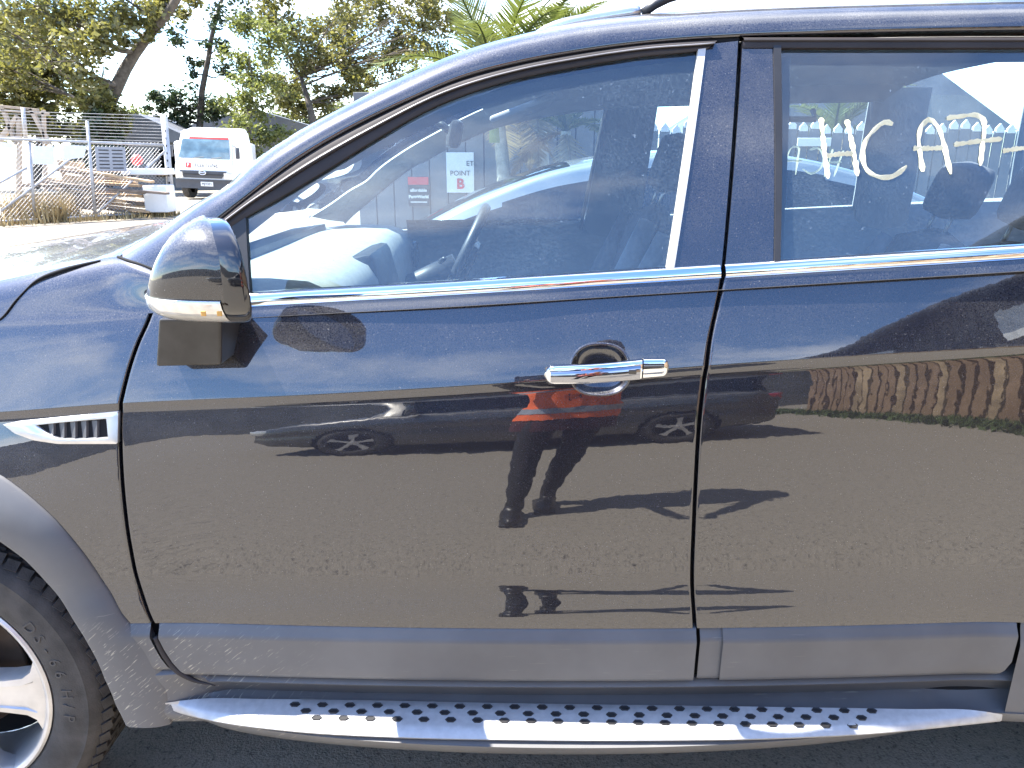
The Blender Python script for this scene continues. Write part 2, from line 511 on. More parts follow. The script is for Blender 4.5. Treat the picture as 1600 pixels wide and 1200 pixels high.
def skin(x, z):
    x, z = np.asarray(x, float), np.asarray(z, float)
    c, b = zc(x), zb(x)
    s = (c - z) / (c - ZK)
    lo = np.interp(s, _s, _Yl)
    u = (z - c) / (b - c)
    hi = YC + np.interp(np.clip(u, 0, 1), _u, _Yu) * (b - c)
    dz = np.maximum(z - b, 0)
    gh = hi + np.where(z > b, 0.004 + math.tan(R(17.5)) * dz + 0.22 * dz ** 2, 0)
    y = np.where(z <= c, lo, np.where(z <= b, hi, gh))
    low = 1 - smoothstep(0.62, 1.02, z)
    y = y + (x - 0.12) ** 2 / 26.0
    y = y - 0.030 * smoothstep(-0.55, -1.0, x) * low - 0.035 * smoothstep(0.86, 1.22, x) * low
    return y
def on(px, py, off=0.0):
    Y = 0.03
    for _ in range(14):
        p = at(px, py, Y + off)
        Y = 0.5 * Y + 0.5 * float(skin(p.x, p.z))
    return at(px, py, Y + off)
def curve_on(pxs, n, off=0.0):
    return spline([on(a, b, off) for a, b in pxs], n)
S_ROWS = np.concatenate([np.linspace(1, .80, 44), np.linspace(.80, .10, 90)[1:], np.linspace(.10, 0, 36)[1:]])
U_ROWS = np.concatenate([np.linspace(0, .06, 8)[1:], np.linspace(.06, 1.0, 44)[1:]])
def skin_panel(edge_l, edge_r, nx=120, u_max=1.0, s_max=1.0, round_l=True, round_r=True, flange=0.02):
    """a body panel lying on the skin between two shut lines given as (z -> x) arrays"""
    rows = []
    def edge(e, zf):
        x = float(np.mean(e[:, 0]))
        o = np.argsort(e[:, 2])
        for _ in range(8):
            x = float(np.interp(zf(x), e[o, 2], e[o, 0]))
        return x
    t = np.linspace(0, 1, nx)
    k = np.concatenate([[0, .0012, .003, .006], t[2:-2], [.994, .997, .9988, 1]])
    for kind, val in [('s', s) for s in S_ROWS if s <= s_max] + [('u', u) for u in U_ROWS if u <= u_max]:
        zf = (lambda x, v=val: zc(x) - v * (zc(x) - ZK)) if kind == 's' else (lambda x, v=val: zc(x) + v * (zb(x) - zc(x)))
        xl, xr = edge(edge_l, zf), edge(edge_r, zf)
        xs = xl + (xr - xl) * k
        zs = zf(xs)
        ys = skin(xs, zs)
        r = 0.003
        for d, use in ((xs - xl, round_l), (xr - xs, round_r)):
            if use:
                q = np.clip((r - d) / r, 0, 1)
                ys = ys + r * (1 - np.sqrt(np.maximum(1 - q * q, 0)))
        row = np.stack([xs, ys, zs], 1)
        if flange:
            a, b_ = row[:1].copy(), row[-1:].copy()
            a[:, 1] += flange; b_[:, 1] += flange
            row = np.concatenate([a, row, b_])
        rows.append([tuple(p) for p in row])
    return rows

car = empty('parked_suv', (0, 0, 0), 0, 'dark navy black SUV with grey lower cladding and chrome trim, filling the view', 'car')

cutF = curve_on([(247, 455), (240, 480), (231, 502), (214, 540), (203, 572), (193, 610), (188, 645), (188, 700), (194, 790), (203, 855), (215, 910), (230, 955), (247, 992), (262, 1025)], 80)
cutB = curve_on([(1133, 408), (1129, 430), (1121, 478), (1110, 530), (1101, 590), (1093, 660), (1088, 740), (1084, 830), (1082, 920), (1086, 985), (1088, 1030), (1088, 1068)], 80)
GAP = 0.0028
def shift(c, d):
    c = c.copy(); c[:, 0] += d
    return c
far_l = np.array([[-1.75, 0, 0.3], [-1.75, 0, 1.4]])
far_r = np.array([[1.30, 0, 0.3], [1.30, 0, 1.4]])
# front wing, with the wheel opening cut away
WC = Vector((-1.165, 0.05, 0.358))
def arch_r(px_list):
    rr = []
    for px, py in px_list:
        p = on(px, py, -0.012)
        rr.append((math.atan2(p.z - WC.z, p.x - WC.x), math.hypot(p.x - WC.x, p.z - WC.z)))
    rr.sort()
    return rr
outer = arch_r([(0, 749), (40, 779), (80, 815), (120, 862), (155, 913), (184, 962), (206, 989)])
inner = arch_r([(0, 846), (40, 875), (75, 912), (110, 960), (140, 1010), (162, 1058), (180, 1100), (196, 1131)])
def arch_at(tab, a):
    return float(np.interp(a, [t[0] for t in tab], [t[1] for t in tab]))
rows = skin_panel(far_l, shift(cutF, -GAP), 110, 1.0, round_l=False)
bmw = MB().grid(rows)
fs = []
for f in bmw.f:
    c = sum((Vector(bmw.v[i]) for i in f), Vector()) / 4
    ang = math.atan2(c.z - WC.z, c.x - WC.x)
    if math.hypot(c.x - WC.x, c.z - WC.z) > (arch_at(inner, ang) + min(arch_at(outer, ang), .62)) / 2: fs.append(f)
bmw.f = fs
front_wing = bmw.build('front_wing', M['navy'], car, True)
front_door = MB().grid(skin_panel(shift(cutF, GAP), shift(cutB, -GAP), 150)).build('front_door', M['navy'], car, True)
rear_door = MB().grid(skin_panel(shift(cutB, GAP), far_r, 110, round_r=False)).build('rear_door', M['navy'], car, True)

# dark inner structure just behind the shut lines
for cut in (cutF, cutB):
    mb = MB()
    for i in range(len(cut) - 1):
        a, b_ = cut[i], cut[i + 1]
        y0, y1 = skin(a[0], a[2]) + 0.017, skin(b_[0], b_[2]) + 0.017
        mb.add([(a[0] - .03, y0, a[2]), (a[0] + .03, y0, a[2]), (b_[0] + .03, y1, b_[2]), (b_[0] - .03, y1, b_[2])], [(0, 1, 2, 3)])
    mb.build('door_jamb', M['void'], car)

# ---- lower cladding strips on the doors, wheel-arch moulding, sill and side step
def strip(x0f, x1f, z0, z1, prof, n=90):
    """moulding between two end functions x(z) with a rounded profile of (t, outward)"""
    rows = []
    for t, o in prof:
        z = z0 + (z1 - z0) * t
        xs = np.linspace(x0f(z), x1f(z), n)
        rows.append([(x, float(skin(x, max(z, ZK))) - o, z) for x in xs])
    return rows
clad_prof = [(-.01, -.03), (0, -.004), (.02, .004), (.06, .008), (.12, .0095), (.3, .010), (.55, .011), (.76, .0125), (.80, .0125), (.86, .009), (.94, .003), (.985, .0012), (1.0, -.001), (1.0, -.02)]
ZC0 = 0.413
cutFlow = curve_on([(247, 992), (262, 1022), (280, 1044), (305, 1060), (340, 1069)], 30)
def xF(z): return float(np.interp(z, cutFlow[::-1, 2], cutFlow[::-1, 0])) + 0.006
xBl = on(1087, 1030).x
MB().grid(strip(lambda z: xF(z), lambda z: xBl - .004, ZC0, ZK, clad_prof)).build('door_cladding', M['clad'], front_door, 40)
MB().grid(strip(lambda z: xBl + .004, lambda z: xBl + .060, ZC0, ZK, [(t, o - .006) for t, o in clad_prof], 12)).build('door_cladding', M['clad'], rear_door, 40)
def xR(z): return 0.962 - 0.03 * max(0, (0.45 - z) / 0.04) ** 2
MB().grid(strip(lambda z: xBl + .046, xR, ZC0, ZK, clad_prof)).build('door_cladding', M['clad'], rear_door, 40)

MB().grid(strip(lambda z: 0.972, lambda z: 1.32, .30, ZK, [(t, o - .004) for t, o in clad_prof], 20)).build('rear_arch_moulding', M['clad'], car, 40)
# wheel-arch moulding: swept round the front wheel
rows = []
a_lo, a_hi = inner[0][0], R(165)
for i in range(90):
    a = a_lo + (a_hi - a_lo) * i / 89
    ri, ro = arch_at(inner, a), arch_at(outer, a)
    if a < outer[0][0]: ro = arch_at(outer, outer[0][0]) + 0.02
    row = []
    for t, o in [(0, -.035), (0, -.02), (0.0, .006), (.03, .016), (.12, .020), (.5, .019), (.72, .015), (.86, .010), (.96, .005), (.995, .0015), (1.0, -.02)]:
        r_ = ri + (ro - ri) * t
        x, z = WC.x + r_ * math.cos(a), WC.z + r_ * math.sin(a)
        row.append((x, float(skin(x, max(z, ZK))) - o, z))
    rows.append(row)
arch = MB().grid(rows).build('wheel_arch_moulding', M['clad'], car, 45)
# short block of the wing's cladding between arch and door
p0, p1 = on(203, 990), on(243, 990)
def blk_l(z): return on(203, 990).x - 0.012 + max(0, (z - 0.44)) * 0.3 - 0.02
MB().grid(strip(blk_l, lambda z: float(np.interp(z, cutFlow[::-1, 2], cutFlow[::-1, 0])) - 0.010, 0.425, ZK, clad_prof, 14)).build('wing_cladding', M['clad'], car, 40)
# rubber edge along the door cut
mb = MB()
mb.tube([(p[0] - .003, float(skin(p[0], max(p[2], ZK))) - .004, p[2]) for p in cutFlow], [.0065] * 16 + [.0065 - .0055 * k / 13 for k in range(14)], 8)
mb.build('cut_edge_rubber', M['rubber'], car, True)

# sill: runs the length of the doors, flaring to the step
def sill_rows():
    rows = []
    xs = np.concatenate([np.linspace(-0.74, -0.5, 14), np.linspace(-.48, .86, 60), np.linspace(.88, 1.25, 12)])
    for x in xs:
        bulge = float(np.clip(1 - ((x - 0.12) / 0.72) ** 2, 0, 1)) ** 0.55
        y0 = float(skin(x, ZK))
        lo = 0.300 - 0.018 * bulge
        front = float(smoothstep(-.55, -.70, x))
        lip = 0.424 if x < -.6 else 0.401
        rows.append([(x, y0 + .05, lip + .012), (x, y0 + .012 - .012 * front, lip + .004), (x, y0 + .004 - .014 * front, lip - .006), (x, y0 + .024 - .03 * front, .376),
                     (x, y0 + .036 - .044 * front, .352), (x, y0 + .02 - .03 * front - .05 * bulge, .334), (x, y0 - .008 - .066 * bulge, .328 - .006 * bulge),
                     (x, y0 - .006 - .062 * bulge, .316 - .010 * bulge), (x, y0 + .004 - .05 * bulge, lo), (x, y0 + .05, lo - .006), (x, y0 + .16, lo)])
    return rows
sill = MB().grid(sill_rows()).build('sill_moulding', M['clad'], car, 50)
MB().box((0.1, 0.20, 0.42), (1.9, 0.3, 0.2)).build('inner_sill', M['void'], car)

step = MB()
T_BACK, T_FRONT = [], []
for px, py in [(258, 1100), (300, 1094), (420, 1092), (800, 1097), (1200, 1103), (1420, 1107), (1530, 1110), (1566, 1117)]:
    T_BACK.append(at(px, py, 0) if False else None)
def on_z(px, py, z):
    d = ray(px, py); t = (z - CAM_Z) / d.z
    return Vector((d.x * t, CAM_Y + d.y * t, z))
back = spline([on_z(a, b, .352) for a, b in [(258, 1099), (300, 1093), (420, 1092), (800, 1098), (1200, 1104), (1420, 1108), (1530, 1111), (1566, 1117)]], 60)
front = spline([on_z(a, b, .340) for a, b in [(258, 1103), (330, 1121), (450, 1137), (620, 1147), (800, 1151), (1000, 1152), (1200, 1149), (1380, 1140), (1500, 1128), (1566, 1121)]], 60)
rows = []
for b_, f_ in zip(back, front):
    b_, f_ = Vector(b_), Vector(f_)
    m_ = b_.lerp(f_, .72)
    rows.append([b_ + Vector((0, .004, -.012)), b_ + Vector((0, 0, -.001)), b_.lerp(f_, .03) + Vector((0, 0, .0012)), b_.lerp(f_, .4) + Vector((0, 0, .0022)), m_ + Vector((0, 0, .0025)), b_.lerp(f_, .82) + Vector((0, 0, .0015)),
                 b_.lerp(f_, .93) + Vector((0, 0, -.0025)), f_ + Vector((0, 0, -.007)), f_ + Vector((0, .003, -.012)), f_ + Vector((0, .012, -.014))])
side_step = MB().grid(rows).build('side_step', M['step'], car, 50)
# anti-slip studs, three staggered rows, each a hexagonal rubber plug in a dished ring
hexa = [(math.cos(k * math.pi / 3), math.sin(k * math.pi / 3)) for k in range(6)]
hm = MB()
hm.add([(x * .0108, y * .0068, -.001) for x, y in hexa] + [(x * .0103, y * .0064, .0018) for x, y in hexa] + [(x * .0084, y * .0050, .0006) for x, y in hexa],
       [(i, (i + 1) % 6, (i + 1) % 6 + 6, i + 6) for i in range(6)] + [(i + 6, (i + 1) % 6 + 6, (i + 1) % 6 + 12, i + 12) for i in range(6)] + [tuple(range(12, 18))])
stud_me = hm.mesh('tread_stud')
stud_me.materials.append(M['black'])
plate_c = [((Vector(r_[2]) + Vector(r_[5])) / 2, Vector(r_[5]) - Vector(r_[2])) for r_ in rows]
def on_plate(px, py):
    z = .352
    for _ in range(6):
        p = on_z(px, py, z)
        j = int(np.argmin([abs(c.x - p.x) for c, _ in plate_c]))
        r_ = rows[j]
        z = float(np.interp(-p.y, [-r_[k][1] for k in (2, 3, 4, 5, 6, 7)], [r_[k][2] for k in (2, 3, 4, 5, 6, 7)]))
    return p
def stud_line(p0, p1, n):
    for i in range(n):
        t = i / (n - 1)
        px, py = p0[0] + (p1[0] - p0[0]) * t, p0[1] + (p1[1] - p0[1]) * t
        o = bpy.data.objects.new('tread_stud', stud_me)
        COL.objects.link(o)
        o.parent = side_step
        o.location = on_plate(px, py) + Vector((0, 0, .0006))
        o.rotation_euler = (R(4), 0, 0)
stud_line((461, 1101), (1362, 1111), 22)
stud_line((478, 1111), (1346, 1122), 21)
stud_line((495, 1122), (1332, 1134), 21)

# ---- belt moulding, window frames, glass
def ribbon(pts, prof, name, mat, parent, smooth=40):
    """sweep a small (up, out) profile along points lying on the skin (up is measured across the run, within the x-z plane)"""
    rows = []
    n = len(pts)
    for i in range(n):
        a, b_ = pts[max(i - 1, 0)], pts[min(i + 1, n - 1)]
        t = Vector((b_[0] - a[0], 0, b_[2] - a[2])).normalized()
        nrm = Vector((-t.z, 0, t.x))
        row = []
        for u_, o_ in prof:
            x, z = pts[i][0] + nrm.x * u_, pts[i][2] + nrm.z * u_
            row.append((x, float(skin(x, z)) - o_, z))
        rows.append(row)
    return MB().grid(rows).build(name, mat, parent, smooth)
belt_prof = [(-.0005, -.012), (-.0005, .002), (.001, .006), (.004, .0085), (.011, .0095), (.018, .0075), (.0215, .003), (.022, -.012)]
beltF = [(x, 0, float(zb(x)) - .0008) for x in np.linspace(on(372, 480).x, on(1127, 431).x - .002, 60)]
beltR = [(x, 0, float(zb(x)) - .0008) for x in np.linspace(on(1131, 430).x + .002, 1.28, 60)]
ribbon(beltF, belt_prof, 'belt_moulding', M['chrome'], front_door)
ribbon(beltR, belt_prof, 'belt_moulding', M['chrome'], rear_door)

# front window outline on the skin
top_gap = [(345, 340), (380, 312), (496, 229), (589, 181), (705, 129), (806, 101), (900, 83), (1000, 69), (1156, 60)]
top_glass = [(300, 402), (340, 371), (380, 343), (440, 309), (512, 266), (590, 217), (678, 168), (798, 126), (900, 105), (1000, 89), (1090, 80)]
G_TOP = curve_on(top_glass, 70)
GAPC = curve_on(top_gap, 80)
edge_b = curve_on([(1090, 80), (1078, 170), (1064, 270), (1050, 370), (1042, 420)], 24)
def face_from(poly_rows, name, mat, parent, smooth=True):
    return MB().grid(poly_rows).build(name, mat, parent, smooth)
def glass_sheet(top, zlow, x0, x1, name, parent, off=0.006, n=70, m=24, xr=None, mat=None):
    """glass between a top curve and the belt line; x runs x0..x1"""
    o = np.argsort(top[:, 0])
    rows = []
    for j in range(m):
        v = j / (m - 1)
        row = []
        for i in range(n):
            x = x0 + (x1 - x0) * i / (n - 1)
            zt = float(np.interp(x, top[o, 0], top[o, 2]))
            zl = float(zlow(x))
            z = zl + (max(zt, zl + 1e-4) - zl) * v
            xx = x
            if xr is not None:
                xx = x0 + (xr(z) - x0) * i / (n - 1)
                zt = float(np.interp(xx, top[o, 0], top[o, 2])); zl = float(zlow(xx)); z = zl + (max(zt, zl + 1e-4) - zl) * v
            row.append((xx, float(skin(xx, z)) + off, z))
        rows.append(row)
    return face_from(rows, name, mat or M['glass'], parent)
eb = edge_b[np.argsort(edge_b[:, 2])]
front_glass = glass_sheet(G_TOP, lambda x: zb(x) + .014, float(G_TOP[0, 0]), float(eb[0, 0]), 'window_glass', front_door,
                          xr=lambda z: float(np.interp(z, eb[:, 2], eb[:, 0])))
# frame between glass and roof gap: rubber channel, bright bead, dark frame
frame_rows = []
n = 80
Gt = spline([tuple(p) for p in curve_on(top_glass + [(1104, 78)], 40)], n)
gp = GAPC
for i in range(n):
    # nearest station by fraction of run
    a = Vector(Gt[i]); 
    j = int(np.argmin((gp[:, 0] - a.x - .018) ** 2 + (gp[:, 2] - a.z - .02) ** 2))
    b_ = Vector(gp[j])
    row = []
    for t, o_ in [(-.05, -.008), (0, -.004), (.04, .004), (.25, .007), (.48, .006), (.50, .010), (.58, .012), (.66, .010), (.68, .003), (.82, .003), (.92, .001), (.94, -.015)]:
        x, z = a.x + (b_.x - a.x) * t, a.z + (b_.z - a.z) * t
        row.append((x, float(skin(x, z)) - o_ + .002, z))
    frame_rows.append(row)
me_f = MB().grid(frame_rows).mesh('window_frame')
fr = link_mesh('window_frame', me_f, [M['rubber'], M['satin']], front_door, 30)
for p in me_f.polygons: p.material_index = 0
# bright bead along the frame
bead = [Vector(r_[6]) for r_ in frame_rows]
MB().tube([p + Vector((0, -.0005, 0)) for p in bead], .0014, 6).build('frame_bead', plain('grey_bead', (.26, .25, .25), .4, .2), front_door, True)
MB().tube([Vector(p) + Vector((.0, .010, -.002)) for p in GAPC], .0085, 6).build('roof_gap_filler', M['void'], car, True)  # black tube added to darken the roof gap and hide bright trim behind
# B-pillar applique, front and rear, with bright guide strip
def quad_patch(pxs, name, mat, parent, off=0.0, nu=16, nv=24, lip=0.004):
    """patch on the skin between four image corners: tl, tr, br, bl"""
    tl, tr, br, bl = [on(*p) for p in pxs]
    rows = []
    for j in range(-1, nv + 2):
        v = min(max(j / nv, 0), 1)
        row = []
        for i in range(-1, nu + 2):
            u_ = min(max(i / nu, 0), 1)
            p = (tl.lerp(tr, u_)).lerp(bl.lerp(br, u_), v)
            edge_ = (j < 0 or j > nv or i < 0 or i > nu)
            row.append((p.x, float(skin(p.x, p.z)) + off + (.014 if edge_ else 0), p.z))
        rows.append(row)
    return MB().grid(rows).build(name, mat, parent, 45)
quad_patch([(1101, 70), (1153, 64), (1127, 418), (1047, 424)], 'pillar_cover', M['navy'], front_door, -.001)
quad_patch([(1160, 64), (1207, 63), (1211, 408), (1133, 416)], 'pillar_cover', M['navy'], rear_door, -.001)
quad_patch([(1091, 72), (1103, 70), (1052, 424), (1040, 424)], 'window_guide', plain('pale_grey_guide', (.50, .49, .47), .45, .1), front_door, -.004, 4)
quad_patch([(1207, 63), (1219, 70), (1218, 408), (1209, 409)], 'window_guide', M['black'], rear_door, -.005, 4)
# rear door window
RT = curve_on([(1213, 76), (1300, 74), (1450, 73), (1600, 74), (1760, 80)], 40)
r_left = float(on(1215, 300).x)
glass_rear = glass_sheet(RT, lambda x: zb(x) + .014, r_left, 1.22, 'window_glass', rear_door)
rows = []
for a_ in np.linspace(0, 1, 50):
    px = 1160 + a_ * 620
    row = []
    for py, o_ in [(77, -.006), (75, .003), (69, .006), (66, .006), (64, .010), (61, .010), (59, .002), (57, -.014)]:
        p = on(px, py)
        row.append((p.x, float(skin(p.x, p.z)) - o_, p.z))
    rows.append(row)
MB().grid(rows).build('window_frame', M['rubber'], rear_door, 30)

# ---- A-pillar and roof side: from the door gap to the silhouette, then over to windscreen and roof
SIL = [(182, 399), (245, 361), (304, 320), (360, 287), (380, 267), (457, 212), (570, 151), (640, 116), (721, 82), (818, 54), (900, 37), (1000, 24), (1150, 12), (1300, 6), (1450, 2), (1600, -1), (1850, -4)]
GAP2 = [(248, 424), (268, 404), (304, 374), (345, 341), (380, 313), (457, 255), (570, 189), (640, 156), (721, 122), (818, 97), (900, 82), (1000, 68), (1150, 57), (1300, 52), (1450, 49), (1600, 47), (1850, 46)]
n = 110
def silY(px): return float(np.interp(px, [182, 360, 640, 1000, 1850], [.20, .225, .285, .335, .345]))
sil3 = spline([at(a, b, silY(a)) for a, b in SIL], n)
gap3 = spline([on(a, b, -.002) for a, b in GAP2], n)
# pair stations by matching fraction of image x
rows, roof_edge = [], []
fx = np.linspace(0, 1, n)
for i in range(n):
    s_, g_ = Vector(sil3[i]), Vector(gap3[i])
    k = fx[i]
    row = [g_ + Vector((0, .03, 0)), g_ + Vector((0, .004, 0)), g_.copy()]
    d_out = Vector((0, -1, .35)).normalized()
    for t in np.linspace(.12, 1, 12):
        q = g_.lerp(s_, t)
        bul = 0.018 * math.sin(math.pi * min(t, 1) * .95) + .002 * math.sin(math.pi * t)
        row.append(q + d_out * bul)
    e1 = row[-1] + Vector((.004, .018, .003))
    e2 = row[-1] + Vector((.008, .05, .003))
    row += [e1, e2]
    roof_edge.append(e2)
    rows.append(row)
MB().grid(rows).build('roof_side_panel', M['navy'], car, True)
W2 = 1.80                                    # the car's far side is the mirror image in y = W2/2
# roof skin and windscreen from the near roof edge over to the far one
rows = []
for e in roof_edge[40:]:
    row = []
    for t in np.linspace(0, 1, 24):
        y = e.y + (W2 - 2 * e.y) * t
        row.append((e.x, y, e.z - .004 + .05 * math.sin(math.pi * t) ** .8 * min(1, max(0, (e.x + .40) / .5))))
    rows.append(row)
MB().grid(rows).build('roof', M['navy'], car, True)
rows = []
for e in roof_edge[:41]:
    row = []
    for t in np.linspace(0, 1, 24):
        y = e.y + .01 + (W2 - 2 * e.y - .02) * t
        row.append((e.x - .10 * math.sin(math.pi * t) * (1 if e.z < 1.45 else .7), y, e.z - .006 - .01 * 0))
    rows.append(row)
MB().grid(rows).build('windscreen', M['glass_clean'], car, True)
# headliner
rows = []
for e in roof_edge[44:]:
    rows.append([(e.x + .02, e.y - .04 + (W2 - 2 * e.y + .08) * t, e.z - .05 - .02 * (abs(t - .5) * 2) ** 4) for t in np.linspace(0, 1, 16)])
MB().grid(rows).build('headliner', M['headliner'], car, True)
# roof rail with feet
railpts = [at(832, 51, .33) + Vector((0, .02, -.006)), at(870, 42, .33) + Vector((0, .015, .002)), at(1000, 20, .33), at(1020, 12, .33), at(1060, -3, .33), at(1200, -20, .33), at(1500, -32, .34), at(1900, -38, .35)]
MB().tube([Vector(p) for p in spline([at(838, 50, .36), at(880, 39, .36), at(1000, 17.5, .36)], 12)], [.003, .008, .011, .012, .012, .012, .012, .012, .012, .012, .012, .010], 10).build('roof_rail_foot', M['satin'], car, True)
MB().tube([Vector(p) for p in spline([at(1004, 21, .36), at(1022, 8, .36), at(1052, -6, .36), at(1120, -16, .36), at(1300, -26, .36), at(1900, -34, .37)], 40)], .009, 10).build('roof_rail', M['black'], car, True)

# ---- bonnet and wing top share one smooth crown; the shut line between them is a black tube laid on for the gap's shade
smooth_in = spline([at(-700, 545, .20), at(-420, 503, .19), at(-100, 452, .185), at(0, 437, .18), at(60, 424, .175), at(120, 412, .17), at(182, 400, .165), at(216, 411, .135), at(246, 425, .118)], 120)
io = np.argsort(smooth_in[:, 0])
def in_line(x):
    return float(np.interp(x, smooth_in[io, 0], smooth_in[io, 1])), float(np.interp(x, smooth_in[io, 0], smooth_in[io, 2]))
def wing_bez(x, m=24):
    z_b = float(zb(x)); P0 = Vector((x, float(skin(x, z_b)), z_b))
    yi, zi = in_line(x)
    P3 = Vector((x, yi, zi))
    h = max((P3 - P0).length, .004)
    th = R(30)
    P1 = P0 + Vector((0, math.sin(th), math.cos(th))) * h * .36
    P2 = P3 - Vector((0, .96, .28)).normalized() * h * .36
    return [P0 * (1-t)**3 + P1 * 3*t*(1-t)**2 + P2 * 3*t*t*(1-t) + P3 * t**3 for t in np.linspace(0, 1, m)]
rows = []
for x in np.linspace(-1.7, cutF[0, 0] - GAP, 110):
    r_ = wing_bez(float(x))
    rows.append(r_ + [r_[-1] + Vector((0, .02, -.004))])
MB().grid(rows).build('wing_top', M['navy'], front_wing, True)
hood_rows = []
for x in np.linspace(-1.75, float(at(186, 400, .165).x), 60):
    yi, zi = in_line(float(x))
    row = [(x, yi, zi - .0006)]
    for t in np.linspace(.02, 1, 26):
        y = yi + (W2 - 2 * yi) * t
        row.append((x, y, zi + .050 * (1 - abs(2 * t - 1) ** 2.2)))
    hood_rows.append(row)
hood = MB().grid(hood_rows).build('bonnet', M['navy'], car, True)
def on_wing(px, py):
    best, bd_ = None, 1e9
    for x in np.linspace(at(px, py, .1).x - .03, at(px, py, .1).x + .05, 40):
        for p in wing_bez(float(x), 40):
            d = ray(px, py); w_ = p - Vector((0, CAM_Y, CAM_Z)); e = (w_ - d * (w_.dot(d) / d.dot(d))).length
            if e < bd_: bd_, best = e, p
    return best
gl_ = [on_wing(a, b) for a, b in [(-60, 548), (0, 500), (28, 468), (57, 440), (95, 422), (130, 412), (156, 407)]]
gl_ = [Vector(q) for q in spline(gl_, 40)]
MB().tube([p + Vector((0, -.0004, .0004)) for p in gl_], [.0026] * 20 + [.0026 + .0045 * math.sin(math.pi * k / 19) for k in range(20)], 6, flat=.6).build('bonnet_gap_shade', M['void'], front_wing, True)
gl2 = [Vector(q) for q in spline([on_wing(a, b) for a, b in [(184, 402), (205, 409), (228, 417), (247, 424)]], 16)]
MB().tube([p + Vector((0, -.0006, .0006)) for p in gl2], .0028, 6).build('pillar_gap_shade', M['void'], front_wing, True)  # black tube laid on the skin as the shade of the pillar cut
MB().box((-.73, .9, 1.13), (.12, 1.3, .02), (0, R(-8), 0)).build('scuttle_panel', M['black'], car)
# engine-bay and floor closing panels so no light leaks through
MB().box((-1.25, .9, .80), (.9, 1.3, .5)).build('engine_bay', M['void'], car)
MB().box((.35, .9, .42), (2.6, 1.4, .06)).build('floor_pan', M['black'], car)
# ---- door handle: dished bowl, chrome grip with inlay and key cap
hp = lambda px, py, off=0.0: on(px, py, off)
bc = hp(938, 584)
bowl = MB()
ring = []
nb = 40
for i in range(nb):
    a = 2 * math.pi * i / nb
    rx, rz_ = .0515, (.0475 if math.sin(a) > 0 else .040)
    ring.append((bc.x + rx * math.copysign(abs(math.cos(a)) ** .8, math.cos(a)), bc.z + .002 + rz_ * math.copysign(abs(math.sin(a)) ** .85, math.sin(a))))
cz = bc.z
prof = [(1.05, -.0001), (1.03, -.0008), (1.0, -.0012), (.975, -.0004), (.93, .002), (.84, .011), (.66, .019), (.4, .0235), (.15, .025), (.01, .025)]
def bowl_y(x, z): return float(skin(x, z))
yflat = float(skin(bc.x, bc.z))
rows = []
for t, d in prof:
    row = []
    for (x, z) in ring + ring[:1]:
        xx, zz = bc.x + (x - bc.x) * t, cz + (z - cz) * t
        if d <= .0025:
            row.append((xx, bowl_y(xx, zz) + d, zz))
        else:
            e = (x, z)
            yr = bowl_y(bc.x + (x - bc.x) * .93, cz + (z - cz) * .93)
            k = (d - .002) / .023
            row.append((xx, (yr + .002) * (1 - k) + (yflat + .027) * k, zz))
    rows.append(row)
# cut the door skin away behind the bowl
bm = bmesh.new(); bm.from_mesh(front_door.data)
kill = [f for f in bm.faces if abs((f.calc_center_median().x - bc.x) / .0512) ** 2.4 + abs((f.calc_center_median().z - cz - .002) / (.0472 if f.calc_center_median().z > cz else .0398)) ** 2.4 < 1]
bmesh.ops.delete(bm, geom=kill, context='FACES'); bm.to_mesh(front_door.data); bm.free()
MB().grid(rows).build('handle_bowl', M['navy'], front_door, True)
h0, h1 = hp(852, 586, -.03), hp(1006, 578, -.03)
def grip_rows(xa, xb, za, zbb, h_a, h_b, n=30, out=.034, end_l=True, end_r=False, yref=None):
    rows = []
    for i in range(n):
        t = i / (n - 1)
        x, z, h = xa + (xb - xa) * t, za + (zbb - za) * t, h_a + (h_b - h_a) * t
        e = 1.0
        if end_l and t < .10: e = math.sqrt(max(1 - ((.10 - t) / .10) ** 2, .02))
        if end_r and t > .78: e = math.sqrt(max(1 - ((t - .78) / .22) ** 2, .04))
        y = float(skin(x, z)) - out * (.55 + .45 * math.sin(math.pi * min(.15 + t * .7, 1)))
        if yref is not None: y = float(skin(x, z)) - yref
        row = []
        for k in range(17):
            a = math.pi * 2 * k / 16
            sx, cx = math.sin(a), math.cos(a)
            row.append((x, y + .010 + .010 * math.copysign(abs(cx) ** .55, -cx) * e, z + h * .5 * math.copysign(abs(sx) ** .55, sx) * e))
        rows.append(row)
    return rows
g_l, g_r = hp(851, 587, -.03), hp(1004, 580, -.03)
handle = MB().grid(grip_rows(g_l.x, g_r.x, g_l.z - .002, g_r.z, .033, .035)).build('door_handle', M['chrome'], front_door, 50)
k_l, k_r = hp(1006, 579, -.03), hp(1047, 577, -.03)
MB().grid(grip_rows(k_l.x, k_r.x, k_l.z + .0005, k_r.z + .0005, .035, .031, 16, .03, False, True, .0265)).build('key_cap', M['chrome'], front_door, 50)
